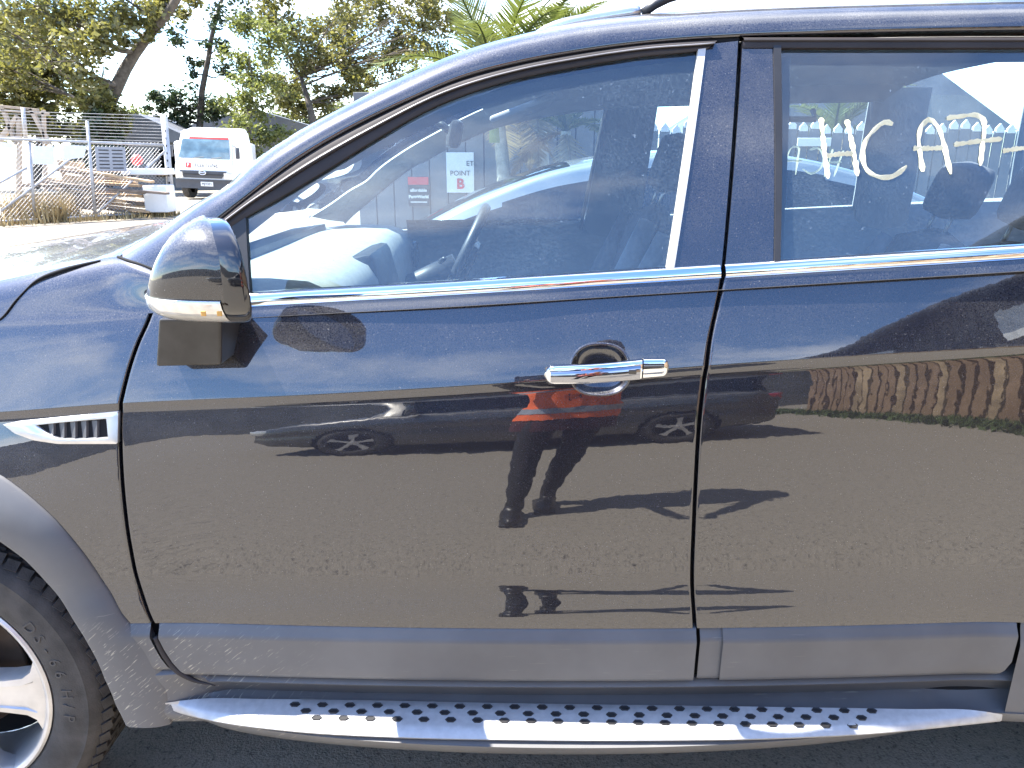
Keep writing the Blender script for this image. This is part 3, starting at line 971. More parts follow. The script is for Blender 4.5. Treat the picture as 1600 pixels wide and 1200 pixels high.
# dark mirror-like inlay on the grip
mb = MB()
rows = []
for i in range(24):
    t = i / 23
    x, z = g_l.x + .010 + (g_r.x - g_l.x - .013) * t, g_l.z - .003 + (g_r.z - g_l.z) * t
    tt = (x - g_l.x) / (g_r.x - g_l.x)
    y = float(skin(x, z)) - .034 * (.55 + .45 * math.sin(math.pi * min(.15 + tt * .7, 1))) - .0012
    hh = .0085 + .003 * t
    rows.append([(x, y + .0012, z - hh - .001), (x, y, z - hh), (x, y - .0005, z), (x, y, z + hh), (x, y + .0012, z + hh + .001)])
MB().grid(rows).build('handle_inlay', plain('dark_chrome', (.35, .36, .40), .03, 1.0, .03), handle, True)
bp = Vector((g_r.x - .017, 0, g_r.z - .001)); bp.y = float(skin(bp.x, bp.z)) - .0318
MB().box(bp, (.013, .003, .008), None, .0012).build('handle_button', M['gloss_black'], handle)
# handle feet under the ends
MB().box((g_l.x + .012, float(skin(g_l.x, g_l.z)) - .004, g_l.z - .002), (.02, .03, .018), None, .003).build('handle_foot', M['black'], handle)
MB().box((k_r.x - .02, float(skin(k_r.x, k_r.z)) - .006, k_r.z), (.036, .028, .02), None, .004).build('handle_foot', M['chrome'], handle)

M['vent_grey'] = plain('dark_grey_vent_plastic', (.07, .07, .075), .4, 0, .2)
# ---- wing vent: silver surround with black louvres
vo = [(3, 664), (30, 658), (90, 652), (186, 643), (185, 694), (90, 694), (50, 688), (20, 677)]
vi = [(58, 664), (95, 660), (166, 654), (169, 683), (120, 685), (92, 684), (72, 675)]
VO = [on(*p, -.004) for p in vo]
def vent_pt(p, off):
    return (p.x, float(skin(p.x, p.z)) - off, p.z)
bm = bmesh.new()
def ring_resample(poly, n):
    return [Vector(q) for q in spline([tuple(p) for p in poly] + [tuple(poly[0])], n + 1)[:-1]]
def lin_resample(poly, n):
    P = np.array([tuple(p) for p in poly] + [tuple(poly[0])]); d = np.r_[0, np.cumsum(np.linalg.norm(np.diff(P, axis=0), axis=1))]
    t = np.linspace(0, d[-1], n, endpoint=False)
    return [Vector([np.interp(q, d, P[:, k]) for k in range(3)]) for q in t]
NV = 96
A_ = lin_resample(VO, NV)
B_ = lin_resample([on(*p, -.004) for p in vi], NV)
# align start by angle around the inner centroid
ci = sum(B_, Vector()) / NV
def by_angle(poly, c):
    return sorted(poly, key=lambda p: math.atan2(p.z - c.z, p.x - c.x))
A_, B_ = by_angle(A_, ci), by_angle(B_, ci)
rows = []
for k in range(NV + 1):
    a, b_ = A_[k % NV], B_[k % NV]
    rows.append([vent_pt(a, -.004), vent_pt(a, .002), vent_pt(a.lerp(b_, .06), .005), vent_pt(a.lerp(b_, .5), .0072), vent_pt(a.lerp(b_, .94), .0065), vent_pt(b_, .004), vent_pt(b_, -.010)])
vent = MB().grid(rows).build('wing_vent', M['satin'], front_wing, 45)
mb = MB()
mb.add([vent_pt(p, .0012) for p in B_], [tuple(range(NV))])
mb.build('vent_backing', M['void'], front_wing)
for i, px in enumerate([82, 99, 116, 133, 150]):
    top, bot = 661 - (px - 60) * .055, min(683, 668 + (px - 60) * .45)
    a, b_, e_, f_ = on(px - 6, top), on(px + 4, top - .5), on(px + 4, bot), on(px - 3, bot)
    q = [vent_pt(a, .0016), vent_pt(b_, .0052), vent_pt(e_, .0052), vent_pt(f_, .0016)]
    q2 = [(p[0] + .0025, p[1] + .004, p[2]) for p in q]
    MB().add(q + q2, [(0, 1, 2, 3), (4, 7, 6, 5), (0, 4, 5, 1), (1, 5, 6, 2), (2, 6, 7, 3), (3, 7, 4, 0)]).build('vent_louvre', M['vent_grey'], front_wing)

# ---- door mirror: a rounded shell swept from its nose to the glass edge, bulging outward
mir_top = [(245, 455), (248, 420), (256, 389), (272, 364), (294, 350), (318, 343), (340, 342), (358, 346)]
mir_bot = [(245, 476), (250, 493), (260, 502), (276, 508), (298, 512), (322, 514), (346, 515), (368, 515)]
MY = -.150
def mshell(px_t, px_b, y_c, depth, n=30, m=26):
    dd = [depth * .92 * math.sqrt(1 - (1 - k / 7) ** 2.2) for k in range(8)]
    T = spline([at(a, b, y_c - .55 * e) for (a, b), e in zip(px_t, dd)], n); Bt = spline([at(a, b, y_c - .8 * e) for (a, b), e in zip(px_b, dd)], n)
    T[:, 1] = y_c; Bt[:, 1] = y_c
    rows = []
    for i in range(n):
        t = i / (n - 1)
        d = depth * math.sqrt(max(1 - (1 - t) ** 2.2, .0))
        top, bot = Vector(T[i]), Vector(Bt[i])
        c = (top + bot) / 2
        row = []
        for k in range(m + 1):
            a = 2 * math.pi * k / m
            q = math.copysign(abs(math.sin(a)) ** .72, math.sin(a)); w = math.copysign(abs(math.cos(a)) ** .8, math.cos(a))
            p = c + (top - c) * q if q > 0 else c + (bot - c) * (-q)
            row.append((p.x - .48 * max(0, .098 - d * w) * t ** 3 + .0, y_c - d * w, p.z))
        rows.append(row)
    return rows
mrows = mshell(mir_top, mir_bot, MY, .098)
M['cap'] = paint('mirror_cap_paint', (.006, .006, .009), (.012, .012, .018), dust_amt=.03, speck=.4, coat_ior=1.8)
mb = MB().grid(mrows)
mirror = mb.build('door_mirror', M['cap'], car, True)
mcen = at(318, 425, MY)
# dark collar between shell and mirror glass
crow = []
last = mrows[-1]; cc = sum((Vector(p) for p in last), Vector()) / len(last)
for dx, sc in ((-.001, 1.0), (.002, 1.008), (.022, 1.004), (.029, .985), (.031, .95), (.029, .90), (.010, .88)):
    crow.append([(p[0] + dx + (.006 * (cc.z - p[2]) / .07 if dx > 0 else 0), cc.y + (p[1] - cc.y) * sc, cc.z + (p[2] - cc.z) * sc) for p in last])
MB().grid(crow).build('mirror_rim', M['gloss_black'], mirror, 60)
MB().add([(p[0] + .008 + .012 * (cc.z - p[2]) / .07, cc.y + (p[1] - cc.y) * .9, cc.z + (p[2] - cc.z) * .9) for p in last[:-1]], [tuple(range(len(last) - 1))]).build('mirror_glass', plain('darkened_mirror', (.22, .23, .25), .03, 1.0, .03), mirror)  # glass colour darkened to imitate a reflection of the dark door side
# clear indicator wrapping round the foot of the shell, just proud of it
rows = []
for i, r_ in enumerate(mrows[1:-1]):
    ctr = Vector((r_[0][0], MY, 0))
    px_i = 244 + 124 * ((i + 1) / 29)
    zt_ = at(300, 467.5 + 3 * i / 28, MY - .09).z
    cand = [Vector(p) for p in r_ if p[1] <= MY + .01]
    zs = sorted(cand, key=lambda p: p.z)
    zlo = zs[0].z
    row = []
    for t in np.linspace(0, 1, 9):
        z = zlo + .002 + (max(zt_, zlo + .004) - zlo - .002) * t
        y = float(np.interp(z, [p.z for p in zs], [p.y for p in zs]))
        row.append((r_[0][0] - .001, min(y, MY) - .0028, z))
    row = [(row[0][0], row[0][1] + .02, row[0][2] - .001)] + row + [(row[-1][0], row[-1][1] + .004, row[-1][2])]
    rows.append(row)
sig = MB().grid(rows).build('turn_signal', M['lens'], mirror, True)
for px in (318, 343):
    p = at(px, 490, MY - .1002)
    MB().box(p, (.007, .002, .007), None, .0008).build('signal_bulb', M['amber'], sig)
# foot: a tapered block standing on the door
ft = [at(247, 498, -.03), at(345, 498, -.03), at(345, 571, -.005), at(243, 573, -.005)]
mb = MB()
f_ = [Vector(p) for p in ft]
bk = [Vector((p.x, .11, p.z)) for p in f_]
tp = [Vector((f_[0].x, -.10, f_[0].z + .03)), Vector((f_[1].x, -.10, f_[1].z + .03))]
vs = f_ + bk
mb.add(vs, [(0, 1, 2, 3), (0, 4, 5, 1), (1, 5, 6, 2), (2, 6, 7, 3), (3, 7, 4, 0), (4, 7, 6, 5)])
foot = mb.build('mirror_foot', plain('black_mirror_foot_plastic', (.035, .033, .031), .32, 0, .35, 14), mirror)
bv = foot.modifiers.new('bevel', 'BEVEL'); bv.width = .005; bv.segments = 3
# black sail behind the mirror in the window corner
quad_patch([(296, 398), (384, 338), (392, 476), (262, 486)], 'mirror_sail', M['black'], front_door, -.0015, 10, 10)

# ---- wheels
def build_wheel(parent, c, tread=True, lettering=None):
    w = empty('wheel', c)
    w.parent = parent
    R0 = .358
    prof = [(.246, .02), (.249, -.012), (.256, -.020), (.272, -.0265), (.292, -.030), (.312, -.0295), (.324, -.0275), (.3265, -.0285), (.329, -.0265), (.338, -.022), (.346, -.012), (.351, .0), (.354, .010), (.355, .20), (.346, .222), (.30, .236), (.25, .225)]
    tyre = MB().lathe(prof, (0, 0, 0), 96).build('tyre', M['tyre'], w, 50)
    if tread:
        # shoulder and tread blocks all round
        mb = MB()
        nblk = 76
        for i in range(nblk):
            a = 2 * math.pi * i / nblk
            for (r_, y, ry, sz, da) in [(.3505, -.004, R(38), (.023, .020, .010), 0), (.3555, .028, 0, (.021, .030, .009), .5), (.3565, .068, 0, (.022, .036, .008), 0), (.3565, .112, 0, (.022, .036, .008), .5), (.3555, .155, 0, (.021, .030, .009), 0)]:
                aa = a + da * 2 * math.pi / nblk
                rot = Matrix.Rotation(-aa + math.pi / 2, 3, 'Y') @ Matrix.Rotation(ry, 3, 'X') @ Matrix.Rotation(R(14 if y < .09 else -14), 3, 'Z')
                mb.box((r_ * math.cos(aa), y, r_ * math.sin(aa)), sz, rot)
        mb.build('tread', M['tyre'], tyre)
    if lettering:
        me_cache = {}
        a = R(33)
        for ch in lettering:
            if ch == ' ':
                a -= R(3.5); continue
            if ch not in me_cache:
                me_cache[ch] = text_mesh(ch, .032, .0010)
                me_cache[ch].materials.append(M['tyre_letter'])
            o = bpy.data.objects.new('tyre_letter', me_cache[ch]); COL.objects.link(o)
            o.parent = tyre
            r_ = .2885
            o.matrix_local = Matrix.Translation((r_ * math.cos(a), -.0300, r_ * math.sin(a))) @ Matrix.Rotation(-(a - math.pi / 2), 4, 'Y') @ Matrix.Rotation(R(90), 4, 'X')
            a -= R(5.6)
    # alloy rim: barrel, lip, five broad spokes
    rim = MB().lathe([(.2475, -.010), (.2485, -.016), (.244, -.0195), (.238, -.018), (.233, -.012), (.229, .0), (.222, .03), (.214, .10), (.212, .19)], (0, 0, 0), 96).build('rim', M['rim'], w, 40)
    MB().lathe([(.15, .075), (.15, .07), (.148, .068), (.06, .068)], (0, 0, 0), 48).build('brake_disc', M['disc'], w, 40)
    MB().lathe([(.213, .12), (.10, .125), (.01, .125)], (0, 0, 0), 40).build('hub_backing', M['void'], w, 40)
    for k in range(5):
        a = R(-3) + k * 2 * math.pi / 5
        rows = []
        for r_, wd, y0 in [(.045, .036, -.012), (.08, .036, -.018), (.12, .037, -.020), (.16, .040, -.020), (.195, .046, -.018), (.218, .060, -.015), (.232, .086, -.0125), (.240, .100, -.011)]:
            wd2 = wd * .62
            row = [(r_, y0 + .045, -wd * .95), (r_, y0 + .010, -wd), (r_, y0 + .002, -wd * .93), (r_, y0, -wd2), (r_, y0 + (.004 if r_ < .215 else 0), -wd2 * .92), (r_, y0 + (.004 if r_ < .215 else 0), wd2 * .92), (r_, y0, wd2), (r_, y0 + .002, wd * .93), (r_, y0 + .010, wd), (r_, y0 + .045, wd * .95)]
            if r_ > .21:
                # keep the flared foot of the spoke on the circle of the lip
                row = [(math.sqrt(max(r_ * r_ - z * z, 1e-4)), y, z) for (_, y, z) in row]
            rows.append([(x * math.cos(a) - z * math.sin(a), y, x * math.sin(a) + z * math.cos(a)) for x, y, z in row])
        MB().grid(rows).build('spoke', M['rim'], rim, 35)
    MB().lathe([(.001, -.030), (.028, -.029), (.033, -.024), (.035, -.014), (.060, -.010), (.062, .03)], (0, 0, 0), 32).build('hub_cap', M['rim'], rim, 40)
    return w
M['tyre_letter'] = plain('worn_tyre_lettering', (.075, .068, .062), .7, 0, .2)
wheel = build_wheel(car, (WC.x, .045, WC.z), True, 'DS-66 H/P')
w2 = copy_tree(wheel, car); w2.location = (1.54, .045, WC.z)
for x in (WC.x, 1.54):
    w3 = copy_tree(wheel, car); w3.location = (x, W2 - .045, WC.z); w3.rotation_euler = (0, 0, math.pi)
# dark wheel housing
MB().lathe([(.43, .03), (.43, .40), (.02, .40)], (WC.x, 0, WC.z), 40, a0=R(-4), a1=R(184)).build('wheel_housing', M['void'], car)

# ---- far side of the car, seen through the glass
def mir(p): return (p[0], W2 - p[1], p[2])
far_body = MB()
rows = [[mir((x, float(skin(x, z)), z)) for x in np.linspace(-1.6, 1.9, 60)] for z in np.linspace(ZK, 1.06, 12)]
far_body.grid(rows)
far_body.build('far_side_panel', M['navy'], car, True)
MB().grid([[mir((x, float(skin(x, z)) + .006, z)) for x in np.linspace(-.40, 1.9, 40)] for z in np.linspace(1.05, 1.15, 4)]).build('far_belt_panel', M['navy'], car, True)
# door trims inside
def trim_rows(x0, x1, ztop):
    rows = []
    for x in np.linspace(x0, x1, 30):
        y = W2 - float(skin(x, 1.0))
        rows.append([(x, y - .02, ztop(x) + .012), (x, y - .055, ztop(x) + .010), (x, y - .075, ztop(x) - .006), (x, y - .078, ztop(x) - .07), (x, y - .09, ztop(x) - .16), (x, y - .13, ztop(x) - .19), (x, y - .135, ztop(x) - .215), (x, y - .09, ztop(x) - .24), (x, y - .085, ztop(x) - .5)])
    return rows
ztop = lambda x: 1.10 + .055 * (x + .4)
MB().grid(trim_rows(-.62, .50, ztop)).build('far_door_trim', M['dash'], car, 50)
MB().grid(trim_rows(.52, 1.95, ztop)).build('far_door_trim', M['dash'], car, 50)
# far window frames as one swept hoop per window (outline mirrored from the near side)
def hoop(pts, r_, name, mat, parent, closed=True):
    return MB().tube([Vector(p) for p in pts], r_, 8, closed=closed).build(name, mat, parent, True)
gt = [mir(p) for p in G_TOP[::3]]
# broad A-pillar and header trim inside, near and far side
def header(flip):
    rows = []
    for i in range(n_h):
        g_, e = Vector(gap3[i]), Vector(roof_edge[i])
        a = g_ + Vector((.012, .035, -.034 if i > 20 else -.028)); b_ = a + Vector((.004, .04, -.004)); c_ = e + Vector((.02, .03, -.028)); d_ = e + Vector((.035, .10, -.03))
        row = [a + Vector((0, -.014, .0)), a, a.lerp(b_, .5) + Vector((.004, .0, -.012)), b_, b_.lerp(c_, .5) + Vector((.006, 0, -.004)), c_, d_]
        rows.append([mir(p) if flip else tuple(p) for p in row])
    return rows
n_h = 110
MB().grid(header(False)).build('roof_side_trim', M['headliner'], car, True)
MB().grid(header(True)).build('far_roof_side_trim', M['headliner'], car, True)
# far roof side panel
MB().grid([[mir(tuple(Vector(gap3[i]).lerp(Vector(sil3[i]), t))) for t in np.linspace(-.05, 1.1, 6)] for i in range(110)]).build('far_roof_side_panel', M['navy'], car, True)
def far_patch(x0b, x1b, x0t, x1t, z0, z1, mat, name, inset=.0, par=car):
    rows = []
    for v in np.linspace(0, 1, 12):
        z = z0 + (z1 - z0) * v
        xa, xb = x0b + (x0t - x0b) * v, x1b + (x1t - x1b) * v
        row = []
        for k, (u_, d) in enumerate([(0, .0), (0, -.045), (.12, -.055), (.5, -.06), (.88, -.055), (1, -.045), (1, 0)]):
            x = xa + (xb - xa) * u_
            row.append((x, W2 - float(skin(x, z)) + d - inset, z))
        rows.append(row)
    return MB().grid(rows).build(name, mat, par, 50)
xb0, xb1 = float(eb[0, 0]), float(eb[-1, 0])
far_patch(xb0 - .005, xb0 + .21, xb1 - .0, xb1 + .17, 1.06, 1.60, M['trim_light'], 'far_centre_pillar')
far_patch(1.29, 1.48, 1.22, 1.40, 1.08, 1.60, M['headliner'], 'far_rear_pillar')
far_patch(1.84, 2.1, 1.72, 2.0, 1.08, 1.60, M['headliner'], 'far_tail_pillar')
# bright guide strip on the far front door
hoop([(xb0 - .012 + (xb1 - xb0) * t, W2 - float(skin(xb0, 1.12 + .42 * t)) - .06, 1.12 + .42 * t) for t in np.linspace(0, 1, 8)], .007, 'far_window_guide', M['satin'], car, False)
# far side glass
rows = []
for z in np.linspace(1.10, 1.58, 10):
    rows.append([mir((x, float(skin(x, z)) + .006, z)) for x in np.linspace(-.75, 1.95, 60)])
me = MB().grid(rows)
keep = []
for f in me.f:
    c = sum((Vector(me.v[i]) for i in f), Vector()) / len(f)
    o_ = np.argsort(G_TOP[:, 0])
    if c.x > G_TOP[:, 0].max() or c.z < np.interp(c.x, G_TOP[o_, 0], G_TOP[o_, 2]) + .06: keep.append(f)
me.f = keep
me.build('far_window_glass', M['glass_clean'], car, True)
# tail of the body: rear bulkhead and hatch glass
MB().box((2.15, .9, .85), (.06, 1.5, .75)).build('tail_panel', M['navy'], car)
MB().grid([[(2.1 - (z - 1.15) * .55, y, z) for y in np.linspace(.25, W2 - .25, 6)] for z in np.linspace(1.15, 1.58, 4)]).build('hatch_glass', M['glass_dark'], car)
# remaining near rear quarter, closing the cabin
rows = [[(x, float(skin(min(x, 1.5), z)), z) for x in np.linspace(1.302, 2.15, 14)] for z in np.linspace(ZK, 1.62, 20)]
q = MB().grid(rows)
q.f = [f for f in q.f if math.hypot(sum(q.v[i][0] for i in f) / 4 - 1.54, sum(q.v[i][2] for i in f) / 4 - WC.z) > .42]
q.build('rear_quarter', M['navy'], car, True)

# ---- interior
dash = MB()
rows = []
for y in np.linspace(.14, W2 - .14, 40):
    hump = .02 * math.exp(-((y - 1.30) / .22) ** 2)            # instrument binnacle on the driver's side
    dx = .02 * math.cos((y - .9) / .75 * 1.4)
    rows.append([(-.74, y, 1.115), (-.69, y, 1.125), (-.62, y, 1.135 + .3 * hump), (-.52 + dx, y, 1.135 + .7 * hump), (-.44 + dx, y, 1.128 + hump), (-.395 + dx, y, 1.108 + hump), (-.372 + dx, y, 1.07), (-.365 + dx, y, 1.02), (-.36 + dx, y, .95), (-.33 + dx, y, .90), (-.36, y, .80), (-.45, y, .62)])
dashboard = MB().grid(rows).build('dashboard', M['dash'], car, True)
mb = MB()
mb.box((-.40, .90, 1.03), (.12, .30, .20), (0, R(-14), 0), .02)
mb.build('centre_console', M['black'], dashboard, 40)
for y in (.30, 1.50):
    MB().lathe([(.045, -.0), (.048, .012), (.038, .016), (.036, .006), (.01, .005)], (-.352, y, 1.045), 24, axis='x').build('air_vent', M['black'], dashboard, 40)
MB().tube([(-.355, .42, 1.06), (-.345, .66, 1.065)], .006, 8).build('dash_trim', M['satin'], dashboard, True)
# glovebox lid and passenger side vents
MB().box((-.335, .45, .93), (.02, .42, .16), (0, R(-12), 0), .01).build('glovebox_lid', M['dash'], dashboard, 40)
# steering wheel
sw = empty('steering_wheel', (-.165, 1.26, 1.055)); sw.parent = car
sw.rotation_euler = (0, R(-64), 0)
MB().tube([(.185 * math.cos(2 * math.pi * k / 40), .185 * math.sin(2 * math.pi * k / 40), 0) for k in range(40)], .016, 10, closed=True).build('wheel_rim', M['black'], sw, True)
mb = MB(); mb.box((0, 0, -.015), (.15, .17, .05), None, .02); mb.build('airbag_cover', M['black'], sw, 40)
for a in (0, 180, 270):
    d = Vector((math.cos(R(a + 90)), math.sin(R(a + 90)), 0))
    MB().tube([d * .06 + Vector((0, 0, -.012)), d * .18], [.022, .013], 8, flat=.5).build('wheel_spoke', M['satin'], sw, True)
MB().tube([(-.42, 1.26, .93), (-.18, 1.26, 1.04)], .04, 10).build('steering_column', M['black'], dashboard, True)
MB().tube([(-.22, 1.12, 1.07), (-.20, 1.02, 1.09)], [.009, .007], 8).build('stalk', M['black'], dashboard, True)
# rear-view mirror hanging from the screen
mb = MB(); mb.box((-.155, .90, 1.435), (.035, .25, .07), (0, R(12), R(6)), .014); rvm = mb.build('rear_view_mirror', M['black'], car, 40)
MB().tube([(-.20, .9, 1.47), (-.16, .9, 1.44)], .010, 8).build('mirror_stalk', M['black'], rvm, True)
# sun visor flaps
for y in (.50, 1.30):
    MB().box((.03, y, 1.515), (.20, .42, .02), (0, R(-20), 0), .008).build('sun_visor', M['headliner'], car, 40)
def build_seat(name, x, y, lean=16, zc_=.62, h=.62, rear=False):
    s = empty(name, (x, y, zc_)); s.parent = car
    w = .50
    def pad(w_, d, hgt, taper=.86):
        rows = []
        for t in np.linspace(0, 1, 12):
            ww = w_ / 2 * (taper + (1 - taper) * math.sin(math.pi * (.2 + .6 * t)))
            e = min(1, math.sqrt(max(1 - (2 * t - 1) ** 8, .03)))
            rows.append([(math.cos(a) * d / 2 * e * (1.0 if math.cos(a) > 0 else .8) , math.copysign(abs(math.sin(a)) ** .6, math.sin(a)) * ww * e, hgt * t) for a in np.linspace(0, 2 * math.pi, 25)])
        rows = [[(0, 0, 0)] * 25] + rows + [[(0, 0, hgt)] * 25]
        return rows
    rotm = Matrix.Rotation(R(lean), 4, 'Y')
    b = MB().grid(pad(w, .16, h)).build('seat_back', M['seat'], s, True); b.matrix_local = Matrix.Translation((0, 0, .02)) @ rotm
    for sd in (-1, 1):
        bo = MB().tube([(-.06, sd * w * .43, .10), (-.075, sd * w * .45, .3), (-.05, sd * w * .40, h - .06)], [.035, .045, .03], 10).build('bolster', M['seat_grey'], b, True)
    hr = MB().grid(pad(.27, .11, .19, .8)).build('headrest', M['seat'], s, True)
    hr.matrix_local = Matrix.Translation((0, 0, .02)) @ rotm @ Matrix.Translation((-.01, 0, h + .035))
    for sd in (-1, 1):
        MB().tube([(0, sd * .055, -.06), (0, sd * .055, .03)], .006, 6).build('headrest_post', M['satin'], hr, True)
    c = MB(); c.box((-.24, 0, -.06), (.52, w, .16), (0, R(6), 0), .05); c.build('seat_cushion', M['seat'], s, 50)
    return s
build_seat('passenger_seat', .27, .46, 17)
build_seat('driver_seat', .30, 1.32, 17)
rs = build_seat('rear_seat', 1.24, .50, 20, .62, .54)
build_seat('rear_seat', 1.24, .92, 20, .62, .54)
build_seat('rear_seat', 1.24, 1.34, 20, .62, .54)
# seat belt on the near pillar
MB().add([(.33, .20, 1.42), (.37, .20, 1.42), (.40, .22, 1.0), (.36, .22, 1.0)], [(0, 1, 2, 3)]).build('seat_belt', M['seat_grey'], car)
# near centre pillar trim inside and near door trims
MB().grid([[(x, float(skin(x, z)) + d, z) for x, d in [(xb0 + .02 + (xb1 - xb0) * v, .02), (xb0 + .03 + (xb1 - xb0) * v, .07), (xb0 + .19 + (xb1 - xb0) * v * .6, .07), (xb0 + .20 + (xb1 - xb0) * v * .6, .02)]] for v, z in [(t, 1.12 + .46 * t) for t in np.linspace(0, 1, 8)]]).build('centre_pillar_trim', M['trim_light'], car, 50)
MB().grid([[(x, float(skin(x, 1.0)) + d, float(zb(x)) - .035 + dz) for d, dz in [(.035, .015), (.075, .012), (.085, -.02), (.09, -.45)]] for x in np.linspace(-.5, 1.3, 30)]).build('near_door_trim', M['black'], car, 50)
# grab handle and coat hook above the far rear window
MB().tube([(.86, W2 - .30, 1.53), (.86, W2 - .33, 1.50), (1.02, W2 - .33, 1.50), (1.02, W2 - .30, 1.53)], .010, 8).build('grab_handle', M['trim_light'], car, True)

# ---- hand-painted yard code on the rear glass, and the same on the far side
def stroke(pxs, width, parent, name='painted_stroke', surf=None, n=26, mat=None):
    P = spline([surf(a, b) for a, b in pxs], n)
    rows = []
    for i in range(n):
        a, b_ = P[max(i - 1, 0)], P[min(i + 1, n - 1)]
        t = Vector((b_[0] - a[0], 0, b_[2] - a[2])).normalized()
        nr = Vector((-t.z, 0, t.x))
        w = width * (.5 + .16 * math.sin(i * 1.7) * .6 + .10 * math.sin(i * .63 + 1)) * (1 if 0 < i < n - 1 else .6)
        rows.append([tuple(Vector(P[i]) + nr * w), tuple(Vector(P[i]) + Vector((0, -.0006, 0))), tuple(Vector(P[i]) - nr * w)])
    return MB().grid(rows).build(name, mat or M['marker'], parent, True)
near = lambda a, b: on(a, b, .0045)
for pxs in [[(1283, 184), (1287, 225), (1294, 279)], [(1323, 187), (1333, 232), (1340, 275)], [(1291, 244), (1310, 241), (1333, 240)],
            [(1395, 194), (1384, 191), (1366, 203), (1352, 222), (1348, 246), (1355, 266), (1372, 276), (1390, 277), (1407, 268), (1417, 259)],
            [(1442, 268), (1438, 240), (1436, 212), (1443, 193), (1453, 187), (1464, 196), (1474, 222), (1480, 248), (1486, 272)], [(1427, 232), (1450, 232), (1474, 231)],
            [(1479, 185), (1500, 182), (1528, 181), (1536, 186), (1538, 200), (1535, 230), (1532, 259)], [(1491, 226), (1520, 222), (1566, 217)], [(1567, 236), (1585, 233), (1612, 230)]]:
    stroke(pxs, .0080, glass_rear, surf=near)
def far_s(a, b):
    Y = W2 - .2
    p = at(a, b, Y)
    for _ in range(6):
        p = at(a, b, W2 - float(skin(p.x, p.z)) + .0)
    return p
for pxs in [[(1223, 272), (1228, 250), (1240, 229), (1246, 229), (1246, 250), (1243, 273)], [(1229, 251), (1254, 251)],
            [(1265, 234), (1277, 231), (1286, 244), (1281, 264), (1268, 271), (1254, 264)],
            [(1301, 233), (1295, 255), (1288, 276)], [(1318, 235), (1310, 256), (1303, 276)], [(1290, 254), (1315, 253)]]:
    stroke(pxs, .0068, car, 'far_painted_stroke', far_s, 16, M['marker_thin'])
# ------------------------------------------------------------------ ground
def asphalt():
    m, nt, b, out = mat_new('worn_chip_seal')
    L = nt.links
    v = coords(nt)
    big = noise(nt, v, .35, 6, .6, .3, .7)
    mid = noise(nt, v, 3.0, 5, .6)
    base = mixc(nt, big, (.165, .146, .118), (.24, .215, .175))
    base = mixc(nt, mid, base, (.205, .184, .150))
    vo = node(nt, 'ShaderNodeTexVoronoi', Scale=110.0); L.new(v, vo.inputs['Vector'])
    chip = mixc(nt, noise(nt, v, 140, 2, .5, .35, .6), (.07, .063, .052), (.36, .325, .265))
    base = mixc(nt, .5, base, chip)
    base = mixc(nt, noise(nt, v, 38, 4, .7, .38, .62), base, (.27, .24, .195))
    base = mixc(nt, noise(nt, v, 55, 4, .7, .56, .70), base, (.055, .05, .042))
    L.new(base, b.inputs['Base Color'])
    b.inputs['Roughness'].default_value = .9
    b.inputs['Specular IOR Level'].default_value = .25
    bump(nt, b, noise(nt, v, 160, 3, .6), .5, .004)
    return m
M['asphalt'] = asphalt()
gmb = MB()
gmb.add([(-1500, -1500, 0), (1500, -1500, 0), (1500, 1500, 0), (-1500, 1500, 0)], [(0, 1, 2, 3)])
tag(gmb.build('ground', M['asphalt']), kind='structure')
# ------------------------------------------------------------------ other parked cars
M['car_black'] = plain('matt_black_trim', (.02, .02, .021), .5, 0, .1)
M['red_lens'] = plain('red_lamp_lens', (.35, .02, .02), .1, 0, .1, coat=1.0)
M['white_paint'] = plain('white_paint', (.78, .78, .77), .35, 0, .05, 3)
M['plate'] = plain('white_number_plate', (.75, .75, .73), .4, 0, .04)
M['ink'] = plain('black_lettering', (.02, .02, .022), .6, 0, .1)

def simple_wheel():
    w = empty('wheel')
    MB().lathe([(.215, .03), (.22, -.015), (.24, -.024), (.28, -.026), (.31, -.012), (.322, .01), (.324, .17), (.30, .20), (.2, .2)], (0, 0, 0), 40).build('tyre', M['tyre'], w, 50)
    rim = MB().lathe([(.219, -.008), (.213, -.016), (.205, -.010), (.195, .05), (.19, .12), (.01, .12)], (0, 0, 0), 40).build('rim', M['car_black'], w, 40)
    for k in range(5):
        a = k * 2 * math.pi / 5 + .3
        rows = [[(r_ * math.cos(a) - s_ * wd * math.sin(a), -.012 + d, r_ * math.sin(a) + s_ * wd * math.cos(a)) for s_, d in ((-1, .03), (-.9, .0), (.9, .0), (1, .03))] for r_, wd in ((.03, .03), (.08, .022), (.15, .026), (.208, .045))]
        MB().grid(rows).build('spoke', M['rim'], w, 35)
    MB().lathe([(.001, -.022), (.03, -.02), (.04, 0), (.05, .03)], (0, 0, 0), 20).build('hub_cap', M['rim'], w, 40)
    return w
wheel_proto = simple_wheel()
used_proto = [False]

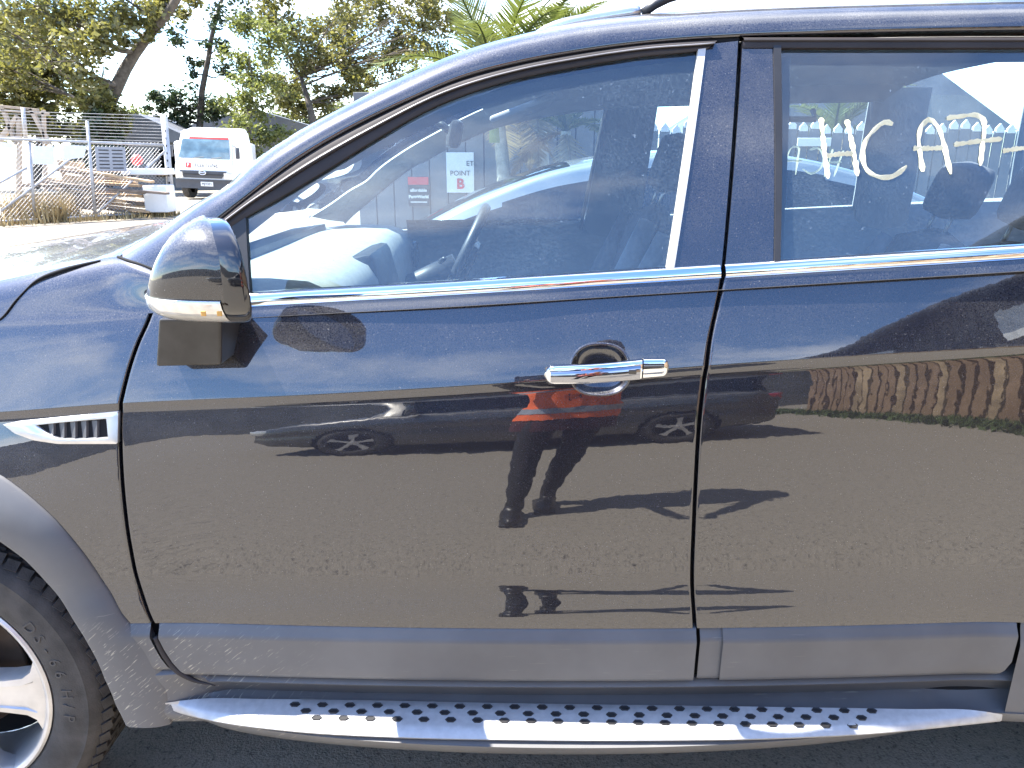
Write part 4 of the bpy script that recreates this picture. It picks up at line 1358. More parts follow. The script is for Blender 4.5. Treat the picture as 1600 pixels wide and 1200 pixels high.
def street_car(name, loc, rz, paint_m, label, st, cab, wheels, plate=None):
    """st: stations (x, z_low, z_top, half width); cab: stations (x, z_roof, half width at roof); front is -x"""
    root = empty(name, loc, rz, label, 'car')
    S = np.array(st); C = np.array(cab)
    xs = np.linspace(S[0, 0], S[-1, 0], 120)
    zl, zt, hw = [pchip(S[:, 0], S[:, k], xs) for k in (1, 2, 3)]
    sec = [(.0, .0, 0), (.86, .0, 0), (.96, .05, 0), (.995, .18, 0), (1.0, .34, 0), (.99, .50, 0), (1.0, .62, 0), (1.0, .70, 0), (.985, .82, 0), (.955, .92, 0), (.90, .975, 0), (.80, .995, 0), (.55, 1.012, 0), (0, 1.025, 0)]
    sy = pchip(range(len(sec)), [s_[0] for s_ in sec], np.linspace(0, len(sec) - 1, 40))
    sz = pchip(range(len(sec)), [s_[1] for s_ in sec], np.linspace(0, len(sec) - 1, 40))
    b = MB()
    for side in (-1, 1):
        b.grid([[(x, side * h * a, l + (t - l) * c) for a, c in zip(sy, sz)] for x, l, t, h in zip(xs, zl, zt, hw)])
    keep = []
    for f in b.f:
        c = sum((Vector(b.v[i]) for i in f), Vector()) / len(f)
        if all(math.hypot(c.x - wx, c.z - .322) > .365 for wx in wheels) or abs(c.y) < .5: keep.append(f)
    b.f = keep
    n_ = 40
    b.add([(xs[0], s_ * hw[0] * a, zl[0] + (zt[0] - zl[0]) * c) for s_ in (-1,) for a, c in zip(sy, sz)] + [(xs[0], hw[0] * a, zl[0] + (zt[0] - zl[0]) * c) for a, c in list(zip(sy, sz))[::-1]], [tuple(range(2 * n_))])
    b.add([(xs[-1], -hw[-1] * a, zl[-1] + (zt[-1] - zl[-1]) * c) for a, c in zip(sy, sz)] + [(xs[-1], hw[-1] * a, zl[-1] + (zt[-1] - zl[-1]) * c) for a, c in list(zip(sy, sz))[::-1]], [tuple(range(2 * n_))])
    b.build('body', paint_m, root, 40)
    # cabin: sections from the belt to the roof
    cx = np.linspace(C[0, 0], C[-1, 0], 90)
    cz, cw = pchip(C[:, 0], C[:, 1], cx), pchip(C[:, 0], C[:, 2], cx)
    bz, bw = pchip(S[:, 0], S[:, 2], cx) - .03, pchip(S[:, 0], S[:, 3], cx) * .93
    T = [0, .04, .10, .2, .35, .5, .65, .8, .88, .94, .98, 1.0]
    parts = {'cabin': MB(), 'windscreen': MB(), 'rear_window': MB(), 'sw0': MB(), 'sw1': MB(), 'sw2': MB(), 'sw3': MB()}
    x_ws, x_rw = cab[2][0], cab[-3][0]
    xmid = .5 * (x_ws + x_rw) + .05
    for side in (-1, 1):
        rows = []
        for x, z1, w1, z0, w0 in zip(cx, cz, cw, bz, bw):
            row = [(x, side * (w0 + (w1 - w0) * t), z0 + (z1 - .05 - z0) * t) for t in T]
            row += [(x, side * w1 * a, z1 - .05 + .05 * c) for a, c in ((.985, .35), (.955, .65), (.90, .88), (.84, 1.0), (.5, 1.25), (0, 1.35))]
            rows.append(row)
        m = len(rows[0])
        for i in range(len(rows) - 1):
            for k in range(m - 1):
                q = [rows[i][k], rows[i][k + 1], rows[i + 1][k + 1], rows[i + 1][k]]
                xc = sum(p[0] for p in q) / 4
                hgt = cz[i] - bz[i]
                dest = 'cabin'
                if k < len(T) - 1:
                    if .04 <= T[k] < .94 and hgt > .16 and abs(xc - xmid) > .03 and x_ws - .62 < xc < x_rw + .50:
                        tlim = (hgt - .05) 
                        zz = sum(p[2] for p in q) / 4
                        if zz < cz[i] - .085: dest = 'sw%d' % ((0 if side < 0 else 2) + (0 if xc < xmid else 1))
                elif k >= len(T) + 2:
                    if xc < x_ws: dest = 'windscreen'
                    elif xc > x_rw: dest = 'rear_window'
                parts[dest].add(q, [(0, 1, 2, 3)])
    parts['cabin'].build('cabin', paint_m, root, 30)
    parts['windscreen'].build('windscreen', M['glass_dark'], root, 30)
    parts['rear_window'].build('rear_window', M['glass_dark'], root, 30)
    for k in range(4): parts['sw%d' % k].build('side_window', M['glass_dark'], root, 30)
    for wx in wheels:
        for side in (-1, 1):
            w = copy_tree(wheel_proto, root)
            w.location = (wx, side * (float(np.interp(wx, xs, hw)) - .03), .322)
            w.rotation_euler = (0, 0, 0 if side < 0 else math.pi)
            MB().lathe([(.37, .0), (.37, .3), (.01, .3)], (wx, 0, .33), 24).build('wheel_housing', M['void'], root).location = (0, -float(np.interp(wx, xs, hw)) + .06 if side < 0 else float(np.interp(wx, xs, hw)) - .36, 0)
    for side in (-1, 1):
        h0, z0 = float(hw[3]), float(zt[3])
        MB().box((xs[0] + .08, side * h0 * .78, z0 - .12), (.20, .30, .13), (0, 0, side * R(18)), .03).build('headlight', M['lens'], root, 40)
        MB().box((xs[-1] - .05, side * float(hw[-3]) * .80, float(zt[-3]) - .14), (.12, .28, .18), (0, 0, -side * R(12)), .03).build('tail_light', M['red_lens'], root, 40)
        MB().box((x_ws - .52, side * (float(np.interp(x_ws - .5, xs, hw)) + .06), float(np.interp(x_ws - .5, xs, zt)) + .05), (.09, .20, .13), None, .03).build('door_mirror', paint_m, root, 40)
        for hx in (xmid - .12, xmid + .88):
            MB().box((hx, side * (float(np.interp(hx, xs, hw)) + .012), float(np.interp(hx, xs, zt)) - .16), (.18, .03, .03), None, .008).build('door_handle', paint_m, root, 40)
    MB().box((xs[0] - .005, 0, .50), (.04, 1.0, .12), None, .015).build('grille', M['car_black'], root, 40)
    return root

nb_car = street_car('parked_car', (.60, 3.62, 0), 0, M['silver_blue'], 'pale silver car parked on the far side of the dark SUV, seen through its windows',
    [(-2.2, .30, .62, .70), (-2.05, .22, .72, .80), (-1.6, .20, .84, .86), (-1.0, .19, .93, .88), (0, .19, .96, .885), (1.2, .20, .99, .88), (1.9, .24, 1.0, .84), (2.15, .32, .95, .76)],
    [(-1.28, .93, .76), (-.75, 1.19, .68), (-.28, 1.335, .62), (.25, 1.40, .60), (.85, 1.385, .60), (1.30, 1.30, .60), (1.75, 1.13, .64), (2.0, .99, .68)], (-1.38, 1.32))
refl_car = street_car('parked_wagon', (-.12, -5.05, 0), 0, M['champagne'], 'grey wagon parked behind the person, mirrored in the SUV doors',
    [(-2.3, .32, .66, .70), (-2.1, .24, .78, .82), (-1.6, .22, .92, .89), (-1.0, .21, 1.00, .91), (0, .21, 1.03, .915), (1.2, .22, 1.06, .91), (2.0, .26, 1.06, .87), (2.25, .34, 1.0, .80)],
    [(-1.25, 1.0, .80), (-.75, 1.32, .72), (-.35, 1.52, .67), (.25, 1.60, .65), (1.1, 1.59, .65), (1.75, 1.52, .65), (2.05, 1.28, .70), (2.2, 1.05, .74)], (-1.36, 1.38))
for o in [wheel_proto] + [k for k in bpy.data.objects if k.parent == wheel_proto]:
    bpy.data.objects.remove(o)

# ------------------------------------------------------------------ the person taking the picture
def skin_figure(name, joints, edges, root_i, sub=2):
    me = bpy.data.meshes.new(name)
    me.from_pydata([j[0] for j in joints], edges, [])
    o = bpy.data.objects.new(name, me); COL.objects.link(o)
    o.modifiers.new('skin', 'SKIN').use_smooth_shade = True
    for i, d in enumerate(me.skin_vertices[0].data):
        r_ = joints[i][1]
        d.radius = r_ if isinstance(r_, tuple) else (r_, r_)
        d.use_root = (i == root_i)
    sm = o.modifiers.new('sub', 'SUBSURF'); sm.levels = sub; sm.render_levels = sub
    dg = bpy.context.evaluated_depsgraph_get()
    out = bpy.data.meshes.new_from_object(o.evaluated_get(dg))
    bpy.data.objects.remove(o)
    return out
M['hivis'] = plain('orange_hi_vis_cloth', (.95, .16, .03), .7, 0, .08)
M['tape'] = plain('silver_reflective_tape', (.42, .42, .44), .35, .3, .05)
M['trouser'] = plain('dark_work_trousers', (.016, .016, .02), .85, 0, .25, 30)
M['boot'] = plain('black_leather_boots', (.012, .011, .011), .4, 0, .2, 30)
M['shirt'] = plain('dark_maroon_shirt', (.06, .016, .02), .85, 0, .15)
M['skin_tone'] = plain('skin', (.50, .30, .21), .5, 0, .06)
M['hair'] = plain('dark_brown_hair', (.03, .02, .014), .6, 0, .2)
PX, PY = .17, -1.66
person = empty('person', (PX, PY, 0), 0, 'person in orange hi-vis vest, dark trousers and black boots holding up a phone', 'person')
L0, R0_ = Vector((-.19, .14, 0)), Vector((-.04, -.10, 0))       # feet
J = [((0, -.02, .95), (.165, .11)),                              # 0 pelvis
     ((.03, -.03, 1.10), (.155, .105)), ((.06, -.03, 1.28), (.175, .12)), ((.085, -.02, 1.42), (.12, .09)),   # 1-3 spine
     ((.10, .0, 1.50), .055), ((.11, .03, 1.58), .070), ((.12, .045, 1.66), (.082, .10)), ((.12, .04, 1.735), .070),  # 4-7 neck and head
     ((-.10, .0, .88), (.095, .105)), ((-.150, .07, .50), .066), ((-.168, .10, .32), .062), (tuple(L0 + Vector((0, 0, .10))), .043), (tuple(L0 + Vector((-.01, .03, .045))), .045), (tuple(L0 + Vector((-.02, .16, .032))), .034),
     ((.10, -.02, .88), (.095, .105)), ((.05, -.03, .50), .066), ((.0, -.07, .32), .062), (tuple(R0_ + Vector((0, -.02, .10))), .043), (tuple(R0_ + Vector((0, .01, .045))), .045), (tuple(R0_ + Vector((.0, .14, .032))), .034),
     ((-.105, -.01, 1.40), .062), ((-.23, .09, 1.20), .047), ((-.22, .30, 1.31), .034), ((-.205, .345, 1.335), (.030, .018)),
     ((.275, -.01, 1.40), .062), ((.27, .12, 1.18), .047), ((-.02, .32, 1.31), .034), ((-.075, .35, 1.335), (.030, .018))]
Eg = [(0, 1), (1, 2), (2, 3), (3, 4), (4, 5), (5, 6), (6, 7), (0, 8), (8, 9), (9, 10), (10, 11), (11, 12), (12, 13), (0, 14), (14, 15), (15, 16), (16, 17), (17, 18), (18, 19), (3, 20), (20, 21), (21, 22), (22, 23), (3, 24), (24, 25), (25, 26), (26, 27)]
bmesh_body = skin_figure('body', J, Eg, 0)
for m in ('trouser', 'boot', 'shirt', 'skin_tone'): bmesh_body.materials.append(M[m])
for p in bmesh_body.polygons:
    c = p.center
    p.use_smooth = True
    arm = (c.y > .12 and c.z > 1.0) 
    p.material_index = 1 if c.z < .14 else (0 if c.z < .93 and not arm else (3 if (c.z > 1.47 or (arm and c.y > .13)) else 2))
link_mesh('body', bmesh_body, None, person)
# fingers folded round the phone
for sx, hx in ((-1, -.215), (1, -.065)):
    for k in range(4):
        z = 1.365 - k * .021
        ln = (.9, 1, .95, .8)[k]
        fm = skin_figure('finger', [((hx, .345, z - .010), .0095), ((hx + sx * -.005, .372, z), .0088), ((hx - sx * .012, .395, z + .002), .0082), ((hx - sx * .012 - sx * .020 * ln, .402, z + .002), .0072)], [(0, 1), (1, 2), (2, 3)], 0, 1)
        fm.materials.append(M['skin_tone']); link_mesh('finger', fm, None, person, True)
    fm = skin_figure('thumb', [((hx, .340, 1.335), .0115), ((hx - sx * .015, .352, 1.36), .010), ((hx - sx * .032, .366, 1.378), .0085)], [(0, 1), (1, 2)], 0, 1)
    fm.materials.append(M['skin_tone']); link_mesh('thumb', fm, None, person, True)
# vest: shell round the torso with reflective bands
def vest_rows(z0, z1, grow=0.0):
    rows = []
    for z in np.linspace(z0, z1, max(3, int((z1 - z0) / .02))):
        t = (z - .80) / .60
        w = .215 - .02 * math.sin(math.pi * min(max(t, 0), 1)) + .012 * (t > .8) + (.02 * (1 - t) if t < .3 else 0)
        if z > 1.34: w *= math.sqrt(max(1 - ((z - 1.34) / .13) ** 2, .15))
        d = .150 - .012 * math.sin(math.pi * min(max(t, 0), 1))
        cx, cy = .075 * t, -.025
        rows.append([(cx + (w + grow + .006 * math.sin(9 * a + z * 20)) * math.copysign(abs(math.cos(a)) ** .8, math.cos(a)), cy + (d + grow + .005 * math.sin(7 * a)) * math.sin(a), z) for a in np.linspace(0, 2 * math.pi, 49)])
    return rows
MB().grid(vest_rows(.73, .90, -.006)).build('jacket_hem', M['shirt'], person, True)
vest = MB().grid(vest_rows(.84, 1.46)).build('vest', M['hivis'], person, True)
for z0 in (.905, 1.06):
    MB().grid(vest_rows(z0, z0 + .055, .004)).build('reflective_band', M['tape'], vest, True)
for sx in (-1, 1):
    MB().grid([[(sx * .11 + .06 + d, -.025 + .158 * s_, z) for d in (-.025, .025)] for s_, z in [(1, 1.09), (1, 1.2), (.97, 1.3), (.8, 1.41), (.3, 1.475), (-.3, 1.475), (-.8, 1.41), (-1, 1.3), (-1, 1.09)]]).build('reflective_band', M['tape'], vest, True)
# face and hair
hairm = MB(); hairm.sphere((.12, .022, 1.70), (.088, .105, .085)); hairm.f = [f for f in hairm.f if sum(hairm.v[i][1] for i in f) / len(f) < .075 or sum(hairm.v[i][2] for i in f) / len(f) > 1.74]
hairm.build('hair', M['hair'], person, True)
for sx in (-1, 1):
    MB().sphere((.12 + sx * .032, .128, 1.665), (.014, .010, .010), 10, 6).build('eye', M['white_paint'], person, True)
    MB().sphere((.12 + sx * .084, .035, 1.655), (.012, .022, .032), 10, 6).build('ear', M['skin_tone'], person, True)
MB().add([(.12, .158, 1.635), (.104, .130, 1.625), (.136, .130, 1.625), (.12, .128, 1.675)], [(0, 1, 2), (0, 3, 1), (0, 2, 3)]).build('nose', M['skin_tone'], person, True)
MB().sphere((.12, .128, 1.600), (.026, .008, .007), 10, 6).build('mouth', plain('lips', (.40, .16, .13), .5), person, True)
# boots' soles
for f_, d in ((L0, 0), (R0_, 0)):
    MB().box(f_ + Vector((-.012, .075, .012)), (.10, .285, .024), None, .010).build('boot_sole', M['car_black'], person, 40)
    MB().sphere(f_ + Vector((-.012, .09, .035)), (.050, .135, .048), 16, 8).build('boot', M['boot'], person, True)
phone = MB().box((0, -1.276, 1.382), (.152, .008, .074), None, .003).build('mobile_phone', M['gloss_black'], None, 40)
tag(phone, 'black mobile phone held up in both hands by the person in hi-vis', 'phone')

# ------------------------------------------------------------------ corrugated shed behind the camera
def rust():
    m, nt, b, out = mat_new('rusty_brown_corrugated_iron')
    v = coords(nt, (1, 1, .35))
    c = mixc(nt, noise(nt, v, 1.4, 6, .6, .35, .65), (.20, .125, .07), (.30, .20, .115))
    c = mixc(nt, noise(nt, v, 7, 5, .65, .45, .7), c, (.36, .24, .15))
    nt.links.new(c, b.inputs['Base Color']); b.inputs['Roughness'].default_value = .7
    return m
M['rust'] = rust()
M['rust_pale'] = plain('pale_tan_timber', (.40, .29, .17), .8, 0, .3, 3)
M['wood_brown'] = plain('dark_brown_backing', (.06, .042, .03), .9, 0, .2)
M['iron_dark'] = plain('dark_grey_corrugated_iron', (.055, .058, .066), .55, .2, .2, 2)
M['iron_roof'] = plain('weathered_grey_roof_iron', (.16, .165, .175), .5, .3, .2, 1.5)
M['grass'] = plain('green_grass', (.075, .105, .032), .9, 0, .45, 6)
M['dry_grass'] = plain('dry_straw_grass', (.36, .27, .13), .9, 0, .4, 5)
shed = empty('corrugated_shed', (4.4, -4.2, 0), 0, 'tall dark shed with brown timber slats below, mirrored in the rear door', 'shed')
def corr_sheet(name, y0, y1, z0, z1, mat, parent, x=0.0, lean=0.0, pitch=.24, amp=.055):
    k = max(4, int((y1 - y0) / pitch * 8))
    rows = [[(x + lean * s_ + amp * math.sin(2 * math.pi * (y0 + (y1 - y0) * i / k) / pitch), y0 + (y1 - y0) * i / k, z) for i in range(k + 1)] for s_, z in ((0, z0), (1, z1))]
    return MB().grid(rows).build(name, mat, parent, True)
for i in range(13):
    y0 = -4.4 + i * .72
    corr_sheet('upper_wall_sheet', y0, y0 + .73, 2.30, 3.55, M['iron_dark'], shed, x=-.10 + .004 * (i % 2))
rs_ = random.Random(3)
for i in range(46):
    MB().box((-.05 + rs_.uniform(-.015, .015), -4.3 + i * .205, 1.18 + rs_.uniform(-.02, .02)), (.06, .15, 2.3), (0, 0, rs_.uniform(-.03, .03)), .006).build('wall_slat', M['rust' if rs_.random() < .85 else 'rust_pale'], shed)
MB().box((.05, .25, 1.18), (.03, 9.4, 2.3)).build('slat_backing', M['wood_brown'], shed)
for y0 in (-3.4, -2.2, .6):
    w = MB().box((-.17, y0, 2.85), (.05, .95, .5)).build('window', M['glass_clean'] if False else plain('pale_fibreglass_pane', (.62, .64, .64), .3), shed)
    MB().box((-.20, y0, 2.85), (.03, .04, .5)).build('mullion', M['white_paint'], w)
rows = []
for i in range(241):
    y = -5.0 + 11.0 * i / 240
    d = .025 * math.sin(2 * math.pi * y / .18)
    rows.append([(-.45, y, 3.45 + d), (2.5, y, 4.3 + d), (6, y, 5.4 + d)])
MB().grid(rows).build('roof', M['iron_roof'], shed, True)
MB().tube([(-.50, -5.0, 3.42), (-.50, 6.0, 3.42)], .07, 8).build('gutter', M['iron_dark'], shed, True)
MB().box((3.2, -4.45, 1.8), (6.2, .06, 3.5)).build('end_wall', M['iron_dark'], shed)
MB().box((3.2, 4.98, 1.8), (6.2, .06, 3.5)).build('end_wall', M['iron_dark'], shed)
MB().box((6.2, .25, 2.6), (.06, 9.4, 5.2)).build('back_wall', M['iron_dark'], shed)
def grass_strip(name, a, b, width, n, hgt, mats, label, seed=1, cluster=None):
    r = np.random.default_rng(seed)
    mb = MB()
    a, b = Vector(a), Vector(b)
    d = (b - a); nr = Vector((-d.y, d.x, 0)).normalized()
    for i in range(n):
        p = a + d * r.random() + nr * (r.normal() * width)
        h = hgt * (.4 + .9 * r.random()); an = r.random() * 6.28; ln = r.normal() * .35 * h
        w = .012 + .01 * r.random()
        dx, dy = math.cos(an), math.sin(an)
        mb.add([p + Vector((-dy * w, dx * w, 0)), p + Vector((dy * w, -dx * w, 0)), p + Vector((dx * ln, dy * ln, h))], [(0, 1, 2)])
    me = bpy.data.meshes.new(name); me.from_pydata(mb.v, [], mb.f)
    return tag(link_mesh(name, me, mats), label, 'grass', kind='stuff')
grass_strip('grass_verge', (4.15, -11, 0), (4.15, -.5, 0), .14, 6000, .14, M['grass'], 'green grass growing along the foot of the slatted shed', 3)
grass_strip('grass_verge', (-3, -12.0, 0), (4.2, -11.2, 0), .5, 6000, .16, M['grass'], 'green grass along the grey block wall behind the wagon', 4)
yw = MB().box((-9, -13.2, 1.2), (46, .2, 2.4)).build('yard_wall', plain('grey_block_wall', (.17, .165, .155), .85, 0, .2, 1.2), None)
tag(yw, 'plain grey block wall behind the parked grey wagon', 'wall')
# ------------------------------------------------------------------ yard gate and fence at the left
def on_plane(px, py, A, B):
    d = ray(px, py)
    n = Vector((-(B.y - A.y), B.x - A.x, 0)).normalized()
    t = (A - Vector((0, CAM_Y, CAM_Z))).dot(n) / d.dot(n)
    return Vector((0, CAM_Y, CAM_Z)) + d * t
M['galv'] = plain('galvanised_steel', (.42, .42, .43), .5, .35, .15, 6)
M['wood'] = plain('weathered_grey_timber', (.36, .29, .22), .85, 0, .3, 4)
M['wood_new'] = plain('pale_sawn_timber', (.46, .32, .19), .85, 0, .25, 4)
M['wood_dark'] = plain('dark_weathered_timber', (.17, .13, .10), .9, 0, .3, 4)
M['sign_white'] = plain('white_sign_board', (.72, .75, .78), .5, 0, .04)
M['sign_grey'] = plain('grey_sign_board', (.30, .31, .34), .6, 0, .08)
GA, GB = ground_at(0, 352), ground_at(268, 337)
gdir = (GB - GA).normalized()
gate = empty('yard_gate', tuple(GA), 0, 'galvanised chain-link yard gate with diagonal braces and wire strands above', 'gate')
def gp(px, py): return on_plane(px, py, GA, GB) - GA
xl, xr = -110, 262
def rail(p, q, r_, name='rail', mat='galv'):
    return MB().tube([p, q], r_, 8).build(name, M[mat], gate, True)
ytop = lambda px: 216.5 + (px / 262) * 10.5
ybot = lambda px: 346 - (px / 262) * 14.5
rail(gp(xl, ytop(xl)), gp(xr, ytop(xr)), .030, 'top_rail')
rail(gp(xl, ybot(xl)), gp(xr, ybot(xr)), .026, 'bottom_rail')
for px0, y0, px1, y1, r_ in ((136, 189, 149, 338, .036), (46, 222, 54, 340, .03)):
    rail(gp(px0, y0), gp(px1, y1), r_, 'upright')
rail(gp(262, 232), gp(151, 334), .024, 'brace')
rail(gp(134, 230), gp(2, 330), .024, 'brace')
rail(gp(42, 262), gp(-60, 318), .024, 'brace')
# wire strands above the gate
for k in range(9):
    y = 172 + k * 5.0
    A_, B_ = gp(-110, y - 4), gp(258, y + 9)
    mid = (A_ + B_) / 2 - Vector((0, 0, .012))
    MB().tube([A_, mid, B_], .0045, 4).build('wire_strand', M['galv'], gate)
# chain-link mesh: two families of crossing wires (too fine to pick apart one by one)
pa, pb = gp(xl, ybot(xl)), gp(xr, ybot(xr))
Wd = (pb - pa).length; ex = (pb - pa).normalized()
z0, z1 = pa.z + .01, gp(100, ytop(100)).z
H = z1 - z0
mesh = MB()
for sgn in (1, -1):
    s_ = -H
    while s_ < Wd + H:
        a0, a1 = (s_, s_ + H) if sgn > 0 else (s_ + H, s_)
        lo, hi = 0.0, 1.0
        for lim in (0, Wd):
            pass
        t0, t1 = 0.0, 1.0
        da = a1 - a0
        ta, tb = (0 - a0) / da, (Wd - a0) / da
        t0, t1 = max(0, min(ta, tb)), min(1, max(ta, tb))
        if t1 > t0:
            P, Q = pa + ex * (a0 + da * t0), pa + ex * (a0 + da * t1)
            mesh.tube([(P.x, P.y, z0 + H * t0), (Q.x, Q.y, z0 + H * t1)], .0038, 3, cap=False)
        s_ += .085
me = bpy.data.meshes.new('chain_link_mesh'); me.from_pydata(mesh.v, [], mesh.f)
cl = link_mesh('chain_link_mesh', me, M['galv'], gate); cl['kind'] = 'stuff'
# gate post with a perforated strip
post = empty('gate_post', tuple(GB), 0, 'galvanised latch post with punched holes at the end of the yard gate', 'post')
def pp(px, py, off=0): 
    p = on_plane(px, py, GA, GB) - GB
    return p + Vector((0, off, 0))
MB().tube([pp(256, 182), pp(270, 338)], .075, 10).build('post_tube', M['galv'], post, True)
for k in range(11):
    p = pp(259.5 + k * .95, 205 + k * 11.5, -.078)
    MB().box(p, (.05, .012, .05), None, 0).build('punched_hole', M['void'], post)
MB().sphere(pp(257, 199, -.06), (.05, .05, .05), 10, 6).build('insulator', M['white_paint'], post, True)
# signs wired to the gate
def board(pxs, mat, label, name='sign', off=-.05, lines=0):
    P = [on_plane(a, b, GA, GB) for a, b in pxs]
    c = sum(P, Vector()) / 4
    root = empty(name, tuple(c), 0, label, 'sign')
    nrm = Vector((gdir.y, -gdir.x, 0))
    if nrm.y > 0: nrm = -nrm
    o = [p - c + nrm * .045 for p in P]; bk = [p - c + nrm * .035 for p in P]
    MB().add(o + bk, [(0, 1, 2, 3), (4, 7, 6, 5), (0, 4, 5, 1), (1, 5, 6, 2), (2, 6, 7, 3), (3, 7, 4, 0)]).build('board', M[mat], root)
    for r_ in range(lines):
        t = .14 + .74 * r_ / max(1, lines - 1)
        for u0, u1 in ((.10, .44), (.54, .90)):
            a = o[0].lerp(o[3], t); b_ = o[1].lerp(o[2], t)
            dz = Vector((0, 0, -.012))
            q = [a.lerp(b_, u0) + nrm * .004, a.lerp(b_, u1) + nrm * .004]
            MB().add([q[0] - dz, q[1] - dz, q[1] + dz, q[0] + dz], [(0, 1, 2, 3)]).build('notice_line', M['ink'], root)
    return root
board([(49, 228), (83, 229), (84, 258), (50, 256)], 'sign_white', 'blank pale blue-white board tied to the chain-link gate')
board([(147, 229), (194, 230), (197, 267), (150, 267)], 'sign_grey', 'grey notice board with lines of small print beside the gate upright', lines=6)
board([(96, 226), (134, 228), (130, 246), (98, 250)], 'sign_white', 'white board hanging behind the long gate brace')
board([(0, 222), (19, 224), (18, 233), (0, 231)], 'sign_white', 'small white plate near the timber trestle, under the top rail')

# timber, pallets and trestle stacked in the yard
def plank(c, size, rz, mat, label, group='loose timber stacked behind the gate', tilt=0, roll=0):
    o = MB().box((0, 0, 0), size, None, min(size) * .12).build('timber_plank', M[mat], None)
    o.location = c; o.rotation_euler = (roll, tilt, rz)
    return tag(o, label, 'plank', group)
r_ = random.Random(5)
Yp = GA.y + 2.0
def yard(px, py, dY=0): return at(px, py, Yp + dY)
for k in range(17):
    px, py = 150 + r_.uniform(-8, 60), 268 + k * 3.6
    p = yard(px, py, r_.uniform(-.3, .9)); mt = r_.choice(['wood', 'wood_new', 'wood_dark', 'wood_new'])
    plank(p, (r_.uniform(1.4, 2.3), .18, .05), r_.uniform(-.2, .15), mt, {'wood': 'greyed sawn board in the timber stack behind the gate', 'wood_new': 'pale fresh-sawn board in the timber stack behind the gate', 'wood_dark': 'dark brown board in the timber stack behind the gate'}[mt] if k else 'lone top board of the timber stack behind the gate', tilt=R(r_.uniform(2, 9)))
for k in range(7):
    p = yard(80 + r_.uniform(-12, 22), 285 + k * 6, r_.uniform(-.2, .6))
    plank(p, (1.3, .16, .06), r_.uniform(-.5, .5), 'wood_dark', 'dark weathered board in the heap behind the long gate brace', 'dark boards heaped behind the gate', R(r_.uniform(-14, 12)))
pal = empty('timber_pallet', tuple(yard(120, 300) - Vector((0, 0, 0))), 0, 'pallet of orange-brown slats leaning on the timber stack', 'pallet')
for k in range(7):
    MB().box((.02 * k, 0, .62 - k * .16), (.55, .05, .11), (0, R(8), 0), .006).build('slat', M['wood_new'], pal)
for sx in (-.24, .24): MB().box((sx, .06, .14), (.07, .08, 1.15), (0, R(-8), 0)).build('bearer', M['wood'], pal)
tr = empty('timber_trestle', tuple(yard(40, 330, 1.2)), 0, 'tall weathered timber trestle with crossed legs behind the gate', 'trestle')
t0 = yard(40, 330, 1.2)
for q, w in (([(4, 168), (26, 226)], .09), ([(48, 170), (78, 226)], .09), ([(28, 182), (-4, 224)], .11), ([(68, 172), (72, 300)], .07), ([(30, 185), (30, 320)], .10), ([(-10, 165), (60, 172)], .06), ([(0, 172), (76, 178)], .05)):
    a, b_ = yard(*q[0], 1.2) - t0, yard(*q[1], 1.2) - t0
    d = b_ - a
    ang = math.atan2(d.z, d.x)
    MB().box((a + b_) / 2, (d.length, .09, w), (0, -ang, 0), .006).build('timber', M['wood'], tr)
MB().tube([yard(36, 168, 1.1) - t0, yard(40, 215, 1.1) - t0], .05, 8).build('steel_prop', M['galv'], tr, True)
drum = MB().box(yard(250, 310, .3), (.55, .5, .62), None, .03).build('plastic_crate', M['white_paint'], None, 40); tag(drum, 'white plastic crate standing beside the timber stack', 'crate')
ctop = MB().box(yard(232, 268, .4), (1.0, .6, .14), None, .02).build('white_tarpaulin', M['white_paint'], None); tag(ctop, 'folded white sheet lying on top of the timber stack', 'sheet')
rt = MB().sphere(yard(214, 250, .4), (.13, .13, .13), 12, 8).build('red_drum', plain('red_plastic', (.6, .05, .04), .5), None, True); tag(rt, 'round red plastic float on the white sheet', 'float')
bd = gdir * 9
grass_strip('dry_grass', GA - bd - Vector((0, -.2, 0)), GB + Vector((0, .2, 0)), .28, 5000, .16, M['dry_grass'], 'dry straw-coloured grass along the foot of the gate', 11)
grass_strip('dry_grass', yard(20, 335, -1) * Vector((1, 1, 0)), yard(110, 330, -.8) * Vector((1, 1, 0)), .35, 1800, .55, M['dry_grass'], 'tall dry grass in the yard behind the gate', 12)
kmb = MB(); a0, a1 = GA - bd, GB + gdir * .6
nk = Vector((gdir.y, -gdir.x, 0))
if nk.y > 0: nk = -nk
kmb.add([a0 + nk * .75, a1 + nk * .75, a1 - nk * 14, a0 - nk * 14], [(0, 1, 2, 3)])
gy = kmb.build('yard_ground', plain('pale_yard_dirt', (.30, .25, .18), .95, 0, .3, 1.5, .3)); gy.location.z = .004; tag(gy, kind='structure')

